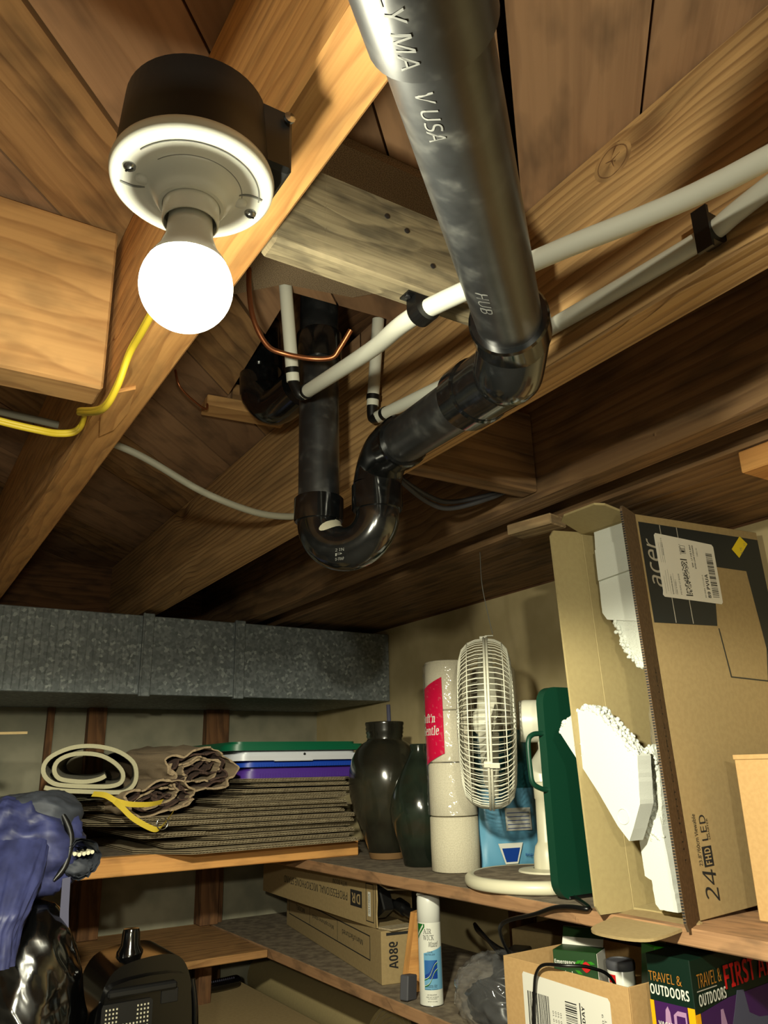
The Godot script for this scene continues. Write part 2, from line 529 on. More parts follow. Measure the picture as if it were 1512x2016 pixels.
	var gz := speckled("glaze", noise_tex(31, 0.012, [Color(0.10, 0.095, 0.075), Color(0.16, 0.16, 0.125), Color(0.22, 0.18, 0.12)], [0.25, 0.55, 0.85], FastNoiseLite.TYPE_SIMPLEX_SMOOTH, 4), 0.5, 0.16)
	gz.metallic_specular = 0.6
	var gz2 := speckled("glaze_green", noise_tex(32, 0.012, [Color(0.08, 0.10, 0.08), Color(0.13, 0.165, 0.13), Color(0.16, 0.15, 0.11)], [0.25, 0.55, 0.85], FastNoiseLite.TYPE_SIMPLEX_SMOOTH, 4), 0.4, 0.14)
	gz2.metallic_specular = 0.6
	plain("bare_clay", Color(0.48, 0.36, 0.22), 0.8)
	speckled("tissue", noise_tex(33, 0.1, [Color(0.72, 0.69, 0.60), Color(0.80, 0.77, 0.68)], [0.3, 0.7]), 0.08, 0.95, noise_tex(34, 0.1, [], [], FastNoiseLite.TYPE_CELLULAR, 1, 256, 4.0), 0.35)
	var film := plain("film", Color(1, 1, 1, 0.04), 0.06, 0.0, 0.35)
	film.transparency = BaseMaterial3D.TRANSPARENCY_ALPHA
	plain("label_pink", Color(0.72, 0.05, 0.22), 0.25)
	speckled("nylon_blue", noise_tex(35, 0.02, [Color(0.14, 0.155, 0.29), Color(0.19, 0.21, 0.38)], [0.3, 0.7]), 0.2, 0.55)
	speckled("nylon_grey", noise_tex(36, 0.02, [Color(0.15, 0.165, 0.20), Color(0.21, 0.225, 0.26)], [0.3, 0.7]), 0.2, 0.7)
	plain("strap_grey", Color(0.26, 0.26, 0.34), 0.8)
	var gb := plain("garbage_bag", Color(0.012, 0.013, 0.013), 0.16, 0.0, 0.75)
	gb.clearcoat_enabled = true
	gb.clearcoat = 0.4
	gb.clearcoat_roughness = 0.12
	plain("strap_yellow", Color(0.78, 0.68, 0.20), 0.7)
	plain("pack_blue", Color(0.36, 0.58, 0.70), 0.4)
	plain("pack_teal", Color(0.09, 0.30, 0.32), 0.4)
	plain("can_white", Color(0.80, 0.80, 0.76), 0.25)
	plain("can_blue", Color(0.08, 0.22, 0.52), 0.3)
	plain("can_sky", Color(0.40, 0.60, 0.72), 0.3)
	plain("can_teal", Color(0.16, 0.36, 0.60), 0.3)
	plain("can_green", Color(0.10, 0.38, 0.14), 0.3)
	plain("green_print", Color(0.08, 0.22, 0.07), 0.5)
	plain("lime", Color(0.16, 0.48, 0.08), 0.4)
	plain("travel_green", Color(0.01, 0.11, 0.07), 0.4)
	plain("travel_yellow", Color(0.90, 0.62, 0.04), 0.4)
	plain("travel_purple", Color(0.22, 0.08, 0.30), 0.4)
	plain("travel_lilac", Color(0.62, 0.48, 0.62), 0.4)
	plain("print_gold", Color(0.62, 0.40, 0.12), 0.5)
	plain("print_red", Color(0.72, 0.05, 0.05), 0.5)
	plain("maroon", Color(0.28, 0.04, 0.05), 0.6)
	plain("thread", Color(0.45, 0.45, 0.42), 0.8)
	plain("grey_box", Color(0.26, 0.26, 0.28), 0.6)

func _ready() -> void:
	rng.seed = 7
	# --- camera, air, light
	var yaw := deg_to_rad(32.68)
	var pit := deg_to_rad(18.15)
	var rol := deg_to_rad(-1.446)
	var fwd := Vector3(sin(yaw) * cos(pit), sin(pit), -cos(yaw) * cos(pit))
	var rt := Vector3(cos(yaw), 0, sin(yaw))
	var up := rt.cross(fwd)
	var cam := Camera3D.new()
	cam.name = "camera"
	cam.transform = Transform3D(Basis(rt * cos(rol) + up * sin(rol), -rt * sin(rol) + up * cos(rol), -fwd), Vector3.ZERO)
	cam.fov = rad_to_deg(2.0 * atan(1008.0 / 1536.0))
	cam.near = 0.02
	cam.far = 20.0
	cam.current = true
	add_child(cam)
	var env := Environment.new()
	env.background_mode = Environment.BG_COLOR
	env.background_color = Color(0.02, 0.02, 0.02)
	env.tonemap_mode = Environment.TONE_MAPPER_LINEAR
	env.tonemap_exposure = 1.1
	env.sdfgi_enabled = true
	env.ssao_enabled = true
	env.ssil_enabled = true
	var we := WorldEnvironment.new()
	we.name = "environment"
	we.environment = env
	add_child(we)
	# the next ceiling lamp of the room, a bay behind the eye point
	var far_lamp := OmniLight3D.new()
	far_lamp.name = "far_bulb_light"
	far_lamp.position = Vector3(-0.55, 0.30, 0.95)
	far_lamp.light_energy = 1.8
	far_lamp.light_color = Color(1.0, 0.98, 0.87)
	far_lamp.light_size = 0.03
	far_lamp.omni_range = 9.0
	far_lamp.omni_attenuation = 2.0
	far_lamp.shadow_enabled = true
	add_child(far_lamp)

	make_materials()
	build_room()
	build_joists()
	build_light(Vector3(0.1235, 0.37, -0.412))
	build_far_lamp(Vector3(-0.55, 0.385, 0.95))
	build_drain()
	build_water_pipes()
	build_cables()
	build_duct()
	build_shelves()
	build_back_shelf_things()
	build_right_shelf_things()
	build_monitor_box()
	build_lower_things()
	build_left_things()
	for c in get_children():
		if c is Node3D: c.position.y += EYE

# ------------------------------------------------------------------ room shell
func build_room() -> void:
	var b := MB.new()
	b.span(Vector3(-1.9, -1.55, -2.8), Vector3(1.5, -1.45, 1.9), 0)
	solo("floor", b, M.concrete, Vector3(0, -1.5, 0), "grey concrete basement floor", "floor", "", "structure")
	b = MB.new(); b.span(Vector3(-1.9, -1.45, -2.80), Vector3(1.5, 0.80, -2.70), 0)
	solo("wall_back", b, M.wall_grey, Vector3(0, 0, -2.75), "dim grey-tan panel wall behind the metal duct", "wall", "", "structure")
	b = MB.new(); b.span(Vector3(1.408, -1.45, -2.70), Vector3(1.5, 0.44, 1.8), 0)
	solo("wall_right", b, M.wall_tan, Vector3(1.45, 0, 0), "tan painted wall behind the fan and open carton", "wall", "", "structure")
	b = MB.new(); b.span(Vector3(1.408, 0.44, -2.70), Vector3(1.5, 0.80, 1.8), 0)
	solo("trim_1", b, M.stud_wood, Vector3(1.45, 0.55, 0), "dark rim board above the tan wall", "trim", "", "structure")
	b = MB.new(); b.span(Vector3(-1.9, -1.45, -2.70), Vector3(-1.8, 0.80, 1.8), 0)
	solo("wall_left", b, M.concrete, Vector3(-1.85, 0, 0), "far left basement wall", "wall", "", "structure")
	b = MB.new(); b.span(Vector3(-1.9, -1.45, 1.8), Vector3(1.5, 0.80, 1.9), 0)
	solo("wall_front", b, M.concrete, Vector3(0, 0, 1.85), "basement wall behind the viewer", "wall", "", "structure")
	b = MB.new(); b.span(Vector3(-1.9, 0.424, -2.70), Vector3(1.408, 0.667, -2.655), 0)
	solo("trim_5", b, M.stud_wood, Vector3(0, 0.55, -2.68), "dark rim board above the metal duct", "trim", "", "structure")
	# studs against the back wall
	var k := 2
	for s in [[0.455, 0.475], [0.575, 0.63], [0.965, 1.045]]:
		b = MB.new(); b.span(Vector3(s[0], -1.45, -2.70), Vector3(s[1], 0.44, -2.675 if k == 2 else -2.66), 0.001)
		solo("trim_%d" % k, b, M.stud_wood, Vector3((s[0] + s[1]) / 2, 0, -2.68), ["thin dark batten on the back wall", "brown upright on the back wall behind the rug roll", "brown upright on the back wall behind the folded tarp"][k - 2], "trim", "", "structure")
		k += 1
	# ceiling: diagonal boards over the joists, a hole cut for the plumbing, a second floor layer above
	var c := Node3D.new()
	c.name = "ceiling"; c.set_meta("kind", "structure"); c.set_meta("label", "diagonal board subfloor over the joists"); c.set_meta("category", "ceiling")
	add_child(c)
	org = Vector3.ZERO
	b = MB.new(); b.span(Vector3(-1.9, 0.775, -2.8), Vector3(1.5, 0.83, 1.9), 0)
	part("upper_floor", b, M.stud_wood, c)
	var rect := PackedVector2Array([Vector2(-1.85, -2.75), Vector2(1.45, -2.75), Vector2(1.45, 1.85), Vector2(-1.85, 1.85)])
	var hole := PackedVector2Array([Vector2(0.425, -0.90), Vector2(0.60, -0.89), Vector2(0.60, -1.27), Vector2(0.47, -1.27)])
	var d := Vector2(1, -1).normalized()
	var nn := Vector2(1, 1).normalized()
	var w := 0.1397
	for i in range(-24, 20):
		var s0 := i * w + 0.0015
		var s1 := (i + 1) * w - 0.0015
		if i == 0: s0 += 0.004
		if i == -1: s1 -= 0.003
		if i == -3: s0 += 0.003
		var strip := PackedVector2Array([nn * s0 - d * 5.0, nn * s1 - d * 5.0, nn * s1 + d * 5.0, nn * s0 + d * 5.0])
		for pc in Geometry2D.intersect_polygons(strip, rect):
			for q in Geometry2D.clip_polygons(pc, hole):
				var mb := MB.new()
				var idx := Geometry2D.triangulate_polygon(q)
				var sh := Vector2(i * 0.731, i * 0.313)
				for lv in [0.667, 0.70]:
					for t in range(0, idx.size(), 3):
						var p := []
						var uv := []
						for z in 3:
							var v := q[idx[t + z]]
							p.append(Vector3(v.x, lv, v.y)); uv.append(Vector2(v.dot(d), v.dot(nn)) + sh)
						mb.poly(p, Vector3.UP * (1.0 if lv > 0.68 else -1.0), uv)
				for z in q.size():
					var a := q[z]
					var e := q[(z + 1) % q.size()]
					mb.poly([Vector3(a.x, 0.667, a.y), Vector3(e.x, 0.667, e.y), Vector3(e.x, 0.70, e.y), Vector3(a.x, 0.70, a.y)], Vector3(e.y - a.y, 0, a.x - e.x), [Vector2(0, 0), Vector2(0.1, 0), Vector2(0.1, 0.03), Vector2(0, 0.03)])
				part("subfloor_board", mb, [M.subfloor, M.subfloor_b, M.subfloor_c][posmod(i * 7, 3)] if i < -1 or i > 1 else M.subfloor, c)

func joist(x0: float, x1: float, m: Material, label: String, sh := Vector2.ZERO, z0 := -2.652, z1 := 1.8, y0 := 0.44) -> Node3D:
	var t := thing("floor_joist", Vector3((x0 + x1) / 2, y0, -0.8), label, "joist", "")
	var b := MB.new()
	b.span(Vector3(x0, y0, z0), Vector3(x1, 0.667, z1), 0.0025, Vector2(x0 * 3.1, x0 * 1.7) if sh == Vector2.ZERO else sh)
	part("beam", b, m, t)
	return t

func build_joists() -> void:
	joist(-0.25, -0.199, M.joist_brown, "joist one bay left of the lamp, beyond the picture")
	var a := joist(0.181, 0.231, M.joist_orange, "bright orange joist edge running past the lit bulb")
	# split lower down the orange joist: a lifted splinter
	var b := MB.new()
	b.slab(PackedVector2Array([Vector2(0, 0), Vector2(0.07, 0.006), Vector2(0.13, 0.001), Vector2(0.16, -0.012), Vector2(0.10, -0.022), Vector2(0.02, -0.018)]), 0.005, frame(Vector3(0.205, 0.4375, -0.86), Vector3(0.05, 0, -1), Vector3(1, 0, 0.05)))
	part("splinter", b, M.joist_orange, a)
	joist(0.604, 0.654, M.joist_knot, "wide joist with a knot carrying the white water pipes", Vector2(0.705 - (-0.0265), 0.083 - (0.0826)))
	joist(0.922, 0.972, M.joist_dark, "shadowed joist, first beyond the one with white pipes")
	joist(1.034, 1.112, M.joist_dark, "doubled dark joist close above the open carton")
	var kj: Node3D = get_node("floor_joist_002")
	org = kj.position
	var kc := Vector3(0.6045, 0.636, -0.452)
	b = MB.new()
	b.lathe([[0.024, -0.0005], [0.020, 0.0010], [0.0165, 0.0005], [0.015, 0.0014], [0.006, 0.0020], [0.0, 0.0018]], 28, Transform3D(Basis(Vector3.DOWN, Vector3.LEFT, Vector3.BACK), kc), 1.25)
	var kn := part("knot", b, M.joist_knot, kj)
	b = MB.new()
	for rr in [0.0172, 0.0164]:
		var rp := []
		for i in 33: rp.append(kc + Vector3(-0.0003, sin(TAU * i / 32.0) * rr * (1.0 + 0.04 * sin(i * 0.9)), cos(TAU * i / 32.0) * rr * 1.25))
		b.tube(rp, 0.0005, 5, false)
	for cr in [[0.0, 0.0, 0.003, 0.012], [0.0, 0.0, -0.009, 0.002], [0.0, 0.0, 0.003, -0.009]]: b.tube([kc + Vector3(-0.0021, cr[0], cr[1]), kc + Vector3(-0.0012, cr[2], cr[3])], 0.0008, 5)
	part("knot_crack", b, M.stud_wood, kn)
	# blocking boards
	b = MB.new(); b.span(Vector3(-0.198, 0.44, -0.94), Vector3(0.174, 0.664, -0.888), 0.003, Vector2(0.3, 0.06))
	solo("blocking_board", b, M.block_warm, Vector3(0, 0.44, -0.91), "warm brown blocking board left of the bulb, above the yellow cable", "board")
	b = MB.new(); b.span(Vector3(0.233, 0.441, -0.560), Vector3(0.535, 0.536, -0.530), 0.003, Vector2(0.1, 0.2))
	var blk := thing("blocking_board", Vector3(0.4, 0.44, -0.545), "grey weathered blocking board behind the black drain pipe", "board")
	part("board", b, M.block_grey, blk)
	for p in [[0.375, 0.505], [0.352, 0.513], [0.405, 0.475]]:
		b = MB.new(); b.lathe([[0.0, 0.0012], [0.0028, 0.0008], [0.0028, -0.001]], 10, Transform3D(Basis(Vector3.RIGHT, PI / 2), Vector3(p[0], p[1], -0.530)))
		part("nail_head", b, M.dark_steel, blk)
	b = MB.new(); b.span(Vector3(0.656, 0.451, -0.975), Vector3(0.920, 0.60, -0.935), 0.003)
	solo("blocking_board", b, M.joist_dark, Vector3(0.79, 0.45, -0.955), "dark blocking board between two shadowed joists, right of the trap", "board")
	b = MB.new(); b.box(Vector3(1.26, 0.54, -0.845), Vector3(0.30, 0.15, 0.05), 0.003, Basis(Vector3.UP, 0.28))
	solo("blocking_board", b, M.joist_dark, Vector3(1.26, 0.46, -0.845), "dark blocking board above the open carton, against the rim", "board")
	b = MB.new(); b.span(Vector3(1.114, 0.445, -2.68), Vector3(1.406, 0.47, 0.9), 0.003)
	solo("sill_plate", b, M.joist_dark, Vector3(1.38, 0.44, -0.8), "dark sill board along the top of the tan wall", "board")
	b = MB.new(); b.box(Vector3(1.075, 0.421, -0.50), Vector3(0.075, 0.034, 0.26), 0.002)
	solo("wood_block", b, M.rail_wood, Vector3(1.075, 0.405, -0.5), "pale raw wood block nailed under the doubled joist", "board")
	b = MB.new(); b.box(Vector3(1.0, 0.425, -1.03), Vector3(0.05, 0.02, 0.10), 0.002, Basis(Vector3.UP, 0.2))
	solo("wood_scrap", b, M.joist_brown, Vector3(1.0, 0.42, -1.03), "small brown wood scrap above the carton's top flap", "board")
	# cleat under the plumbing hole
	b = MB.new(); b.box(Vector3(0.515, 0.655, -1.285), Vector3(0.16, 0.022, 0.05), 0.002, Basis(Vector3.UP, -0.1))
	solo("wood_cleat", b, M.block_warm, Vector3(0.515, 0.65, -1.285), "short brown cleat below the hole for the drain", "board")
	# drywall-like patch beside the hole
	b = MB.new(); b.slab(PackedVector2Array([Vector2(0.24, -0.60), Vector2(0.585, -0.60), Vector2(0.585, -0.76), Vector2(0.50, -0.85), Vector2(0.40, -0.87), Vector2(0.33, -0.95), Vector2(0.24, -0.97)]), 0.012, Transform3D(Basis(Vector3.RIGHT, Vector3.BACK, Vector3.UP), Vector3(0, 0.660, 0)))
	solo("ceiling_patch", b, M.burlap, Vector3(0.42, 0.66, -0.8), "ragged grey-brown patch on the ceiling around the white risers", "panel")

# ------------------------------------------------------------------ lamp
func build_light(o: Vector3) -> void:
	var t := thing("ceiling_light", Vector3(o.x, 0.45, o.z), "bare lit bulb in a white porcelain holder on a black round box", "ceiling light")
	var X := Transform3D(Basis(Vector3.RIGHT, PI), o)   # local y points down
	var b := MB.new()
	b.lathe([[0.0, -0.054], [0.043, -0.054], [0.046, -0.051], [0.0490, -0.010], [0.0490, 0.0], [0.0, 0.0]], 48, X)
	b.box(o + Vector3(0.040, 0.029, 0.002), Vector3(0.034, 0.050, 0.056), 0.003)
	part("junction_box", b, M.box_black, t)
	b = MB.new()
	b.tube([o + Vector3(0.052, 0.044, 0.02), o + Vector3(0.052, 0.044, 0.034)], 0.0014, 8)
	b.lathe([[0.0, 0.002], [0.004, 0.001], [0.004, -0.001]], 10, Transform3D(Basis(Vector3.RIGHT, PI / 2), o + Vector3(0.052, 0.044, 0.034)))
	part("nail", b, M.steel, t)
	b = MB.new()
	b.lathe([[0.0, 0.0], [0.0490, 0.0], [0.0515, 0.002], [0.0523, 0.005], [0.0515, 0.009], [0.0490, 0.0115], [0.046, 0.0122], [0.034, 0.0125], [0.030, 0.0132], [0.026, 0.0165], [0.0225, 0.0235], [0.0205, 0.026], [0.0205, 0.026], [0.0182, 0.0262], [0.0182, 0.020]], 72, X)
	var pl := part("holder_base", b, M.porcelain, t)
	# moulded lines and ears on the holder
	b = MB.new()
	for arc in [[0.0425, -2.70, -0.27], [0.0315, -2.62, -0.30]]:
		var p := []
		for i in 31:
			var an: float = lerpf(arc[1], arc[2], i / 30.0)
			p.append(X * Vector3(cos(an) * arc[0], 0.0126, sin(an) * arc[0]))
		b.tube(p, 0.0005, 6)
	for s in [-1.0, 1.0]:
		var an0: float = 0.03 + (0.0 if s > 0 else PI)
		var p := []
		for q in [[0.0445, -0.36], [0.037, -0.44], [0.029, -0.42], [0.0255, -0.22], [0.0250, 0.08], [0.0285, 0.30]]:
			p.append(X * Vector3(cos(an0 + q[1]) * q[0], 0.0128, sin(an0 + q[1]) * q[0]))
		b.tube(smooth(p, 5), 0.0008, 6)
	part("moulded_line", b, M.groove, pl)
	for s in [0.0, PI]:
		b = MB.new()
		var an: float = 0.03 + s
		var sp := Vector3(cos(an) * 0.0405, 0.0122, sin(an) * 0.0405)
		b.lathe([[0.0, 0.0035], [0.0020, 0.0033], [0.0038, 0.0016], [0.0040, 0.0], [0.0040, -0.003]], 20, X * Transform3D(Basis.IDENTITY, sp))
		var sc := part("screw", b, M.steel, t)
		b = MB.new()
		b.box(X * (sp + Vector3(0, 0.0034, 0)), Vector3(0.0055, 0.0007, 0.0009), 0, Basis(Vector3.UP, an * 1.7))
		part("slot", b, M.dark_hole, sc)
		b = MB.new()
		var an2: float = an - 0.20
		b.lathe([[0.0045, -0.001], [0.0045, 0.001], [0.0038, 0.0022], [0.0, 0.0026]], 18, X * Transform3D(Basis.IDENTITY, Vector3(cos(an2) * 0.0312, 0.0124, sin(an2) * 0.0312)))
		part("boss", b, M.porcelain, t)
	b = MB.new()
	b.lathe([[0.0178, 0.016], [0.0178, 0.0375], [0.0172, 0.039], [0.0165, 0.039], [0.0165, 0.039], [0.0165, 0.034]], 40, X)
	part("socket", b, M.porcelain, t)
	b = MB.new()
	b.lathe([[0.0135, 0.030], [0.0140, 0.040], [0.0148, 0.050], [0.0185, 0.060], [0.0240, 0.0685], [0.0246, 0.0705], [0.0, 0.0705]], 40, X)
	part("bulb_collar", b, M.white_plastic, t)
	var g := StandardMaterial3D.new()
	g.resource_name = "bulb_glow"
	g.albedo_color = Color(0.9, 0.9, 0.88)
	g.emission_enabled = true
	g.emission = Color(1.0, 0.97, 0.86)
	g.emission_energy_multiplier = 4.0
	b = MB.new()
	var pr := []
	for i in 19:
		var an := lerpf(-0.56, PI / 2, i / 18.0)
		pr.append([cos(an) * 0.0285, 0.0850 + sin(an) * 0.0285])
	b.lathe(pr, 48, X)
	part("light_bulb", b, g, t)
	var l := OmniLight3D.new()
	l.name = "bulb_side_light"
	l.position = X * Vector3(0, 0.090, 0) - t.position
	l.light_energy = 0.33
	l.light_color = Color(1.0, 0.985, 0.87)
	l.light_size = 0.0205
	l.omni_range = 9.0
	l.omni_attenuation = 2.0
	l.shadow_enabled = true
	t.add_child(l)
	# most of an LED bulb's light leaves through the front of its dome
	var s := SpotLight3D.new()
	s.name = "bulb_front_light"
	s.position = X * Vector3(0, 0.092, 0) - t.position
	s.rotation_degrees = Vector3(-90, 0, 0)
	s.light_energy = 2.05
	s.light_color = Color(1.0, 0.985, 0.87)
	s.light_size = 0.024
	s.spot_angle = 89.9
	s.spot_angle_attenuation = 0.14
	s.spot_range = 9.0
	s.spot_attenuation = 2.0
	s.shadow_enabled = true
	t.add_child(s)

func build_far_lamp(o: Vector3) -> void:
	var t := thing("ceiling_light", Vector3(o.x, 0.45, o.z), "second bare bulb in the bay behind the viewer", "ceiling light")
	var X := Transform3D(Basis(Vector3.RIGHT, PI), o)
	var b := MB.new()
	b.lathe([[0.0, -0.28], [0.049, -0.28], [0.0495, 0.0], [0.0, 0.0]], 24, X)
	part("junction_box", b, M.box_black, t)
	b = MB.new()
	b.lathe([[0.0, 0.0], [0.054, 0.0], [0.055, 0.006], [0.05, 0.011], [0.03, 0.012], [0.02, 0.025], [0.017, 0.038], [0.013, 0.038], [0.0148, 0.05], [0.024, 0.066], [0.0, 0.066]], 24, X)
	part("holder_base", b, M.porcelain, t)
	var g := StandardMaterial3D.new()
	g.resource_name = "bulb_glow_far"
	g.emission_enabled = true
	g.emission = Color(1.0, 0.97, 0.86)
	g.emission_energy_multiplier = 3.0
	b = MB.new()
	var pr := []
	for i in 13:
		var an := lerpf(-0.56, PI / 2, i / 12.0)
		pr.append([cos(an) * 0.0302, 0.082 + sin(an) * 0.0302])
	b.lathe(pr, 24, X)
	part("light_bulb", b, g, t)

# ------------------------------------------------------------------ black drain
func hub(b: MB, a: Vector3, d: Vector3, L: float, r := 0.0362) -> void:
	d = d.normalized()
	b.tube([a, a + d * 0.002, a + d * (L - 0.002), a + d * L], [r - 0.002, r, r, r - 0.002], 36)

func build_drain() -> void:
	var r := 0.0302
	var t := thing("drain_pipe", Vector3(0.5, 0.40, -0.9), "black plastic drain: long pipe, elbow, trap and riser under the joists", "pipe")
	var R := Vector3(0.502, 0, -0.958)
	var O := Vector3(0.556, 0, -0.884)
	var axis := (O - R).normalized()
	var half := R.distance_to(O) * 0.5
	var yb := 0.352
	# riser
	var b := MB.new()
	b.tube([R + Vector3(0, 0.345, 0), R + Vector3(0, 0.74, 0)], r, 40)
	part("riser", b, M.abs, t)
	b = MB.new()
	hub(b, R + Vector3(0, yb - 0.012, 0), Vector3.UP, 0.036)
	part("hub", b, M.abs_clean, t)
	b = MB.new()
	hub(b, R + Vector3(0, 0.598, 0), Vector3.UP, 0.05, 0.0352)
	part("hub", b, M.abs_clean, t)
	# trap bend
	b = MB.new()
	var p := []
	p.append(R + Vector3(0, yb + 0.01, 0))
	for i in 29:
		var an := PI + PI * i / 28.0
		p.append(R + axis * half + axis * (cos(an) * half) + Vector3(0, yb - 0.012 + sin(an) * half, 0))
	p.append(O + Vector3(0, yb + 0.02, 0))
	b.tube(p, r + 0.001, 40)
	var tb := part("trap_bend", b, M.abs_clean, t)
	b = MB.new()
	b.grid(func(u, v):
		var an: float = PI * 1.05 + u * 0.95
		var c: Vector3 = R + axis * half + axis * (cos(an) * half) + Vector3(0, yb - 0.012 + sin(an) * half, 0)
		var dirn: Vector3 = -axis * cos(an) - Vector3.UP * sin(an)
		var sd := axis.cross(Vector3.UP).normalized()
		var w: float = (v - 0.5) * 2.6 * sin(PI * clampf(u, 0.08, 0.92))
		return c + (dirn * cos(w) + sd * sin(w)) * (r + 0.0018), 14, 14, R + axis * half + Vector3(0, yb - 0.03, 0), false, true)
	part("dust_patch", b, M.dust, tb)
	# mould marks on the bend
	b = MB.new()
	var dd := Vector3(0.19, 0.06, -0.98)
	for i in 4:
		var q := R + axis * (half * 0.88) + Vector3(0, yb - 0.055 - i * 0.0065, 0)
		var nrm := (Vector3.ZERO - q).slide(axis).normalized()
		var xf := frame(q - Vector3(0, half * 0.15, 0), axis, Vector3.UP)
		letters(["ABS", "2 IN", "P", "D-TRAP"][i], 0.010 + 0.003 * (i % 2), 0.004, flat(Transform3D(xf.basis, xf.origin + xf.basis.z * (r + 0.0005)), 0.0), b)
	part("mould_mark", b, M.ink_grey, tb)
	b = MB.new()
	hub(b, O + Vector3(0, yb - 0.008, 0), Vector3.UP, 0.038)
	part("hub", b, M.abs_clean, t)
	# elbow from the trap to the arm
	var A0 := O + Vector3(0, yb + 0.028, 0)
	var A1 := Vector3(0.548, 0.418, -0.845)
	var E := Vector3(0.482, 0.372, -0.510)
	var ad := (E - A1).normalized()
	b = MB.new()
	b.tube(smooth([A0, A0 + Vector3(0.002, 0.018, 0.003), Vector3(0.556, 0.412, -0.868), A1 + ad * 0.012, A1 + ad * 0.05], 6), r + 0.004, 40)
	part("elbow", b, M.abs_clean, t)
	b = MB.new()
	hub(b, A1 + ad * 0.035, ad, 0.03, 0.0365)
	part("hub", b, M.abs_clean, t)
	# arm with its white seam line
	b = MB.new()
	b.tube([A1, E - ad * 0.02], r, 40)
	part("arm", b, M.abs, t)
	# far elbow
	var pd := Vector3(0.741, 0.076, -0.668).normalized()
	var P0 := Vector3(0.463, 0.390, -0.485)
	b = MB.new()
	b.tube(smooth([E - ad * 0.075, E - ad * 0.045, E - ad * 0.012, E + (pd * -0.012 + Vector3(0.004, -0.001, -0.008)), P0 + pd * 0.002 , P0 - pd * 0.035], 6), r + 0.0045, 40)
	part("elbow", b, M.abs_clean, t)
	b = MB.new()
	hub(b, E - ad * 0.10, ad, 0.034, 0.0372)
	part("hub", b, M.abs_clean, t)
	b = MB.new()
	hub(b, P0 - pd * 0.002, -pd, 0.036, 0.0372)
	part("hub", b, M.abs_clean, t)
	# long pipe toward the eye point, with a coupling near the top of the view
	b = MB.new()
	var PE := P0 - pd * 1.25
	b.tube([P0, PE], r, 48)
	var lp := part("long_pipe", b, M.abs, t)
	b = MB.new()
	hub(b, P0 - pd * 0.368, -pd, 0.9, r + 0.005)
	var cp := part("coupling", b, M.abs, t)
	# stencilled lettering along the pipe
	var ey := (-(P0 - pd * 0.3)).slide(pd).normalized()
	var sd := pd.cross(ey).normalized()
	for s in [["V USA", 0.318, 0.040, r, 0.42, lp], ["ONLY MA", 0.378, 0.070, r + 0.005, 0.42, cp], ["HUB", 0.105, 0.034, r, 0.52, lp]]:
		b = MB.new()
		var st: float = s[1]
		var L: float = s[2]
		var rr: float = s[3]
		var ph: float = s[4]
		letters(s[0], L, 0.0105, func(q: Vector2) -> Vector3:
			var c: Vector3 = P0 - pd * (st + L - q.x)
			var an: float = ph - (q.y - 0.006) / rr
			return c + (ey * cos(an) + sd * sin(an)) * (rr + 0.0003), b)
		part("stencil_lettering", b, M.stencil, s[5])
	# tee beyond the riser, up in the hole
	t = thing("drain_fitting", Vector3(0.47, 0.6, -1.14), "black drain elbow up in the ceiling hole, left of the riser", "pipe")
	b = MB.new()
	var F := Vector3(0.488, 0.655, -1.16)
	b.tube(smooth([F + Vector3(0, 0.15, 0), F, F + Vector3(0.003, -0.03, 0.006), F + Vector3(0.02, -0.055, 0.03), F + Vector3(0.03, -0.05, 0.10)], 6), 0.034, 30)
	part("bend", b, M.abs_clean, t)
	b = MB.new()
	hub(b, F + Vector3(0, 0.02, 0), Vector3.UP, 0.034, 0.041)
	part("hub", b, M.abs_clean, t)

# ------------------------------------------------------------------ water pipes
func crimp(t: Node3D, p: Vector3, d: Vector3) -> void:
	var b := MB.new()
	d = d.normalized()
	b.tube([p - d * 0.004, p + d * 0.004], 0.0108, 20)
	part("crimp_ring", b, M.crimp, t)

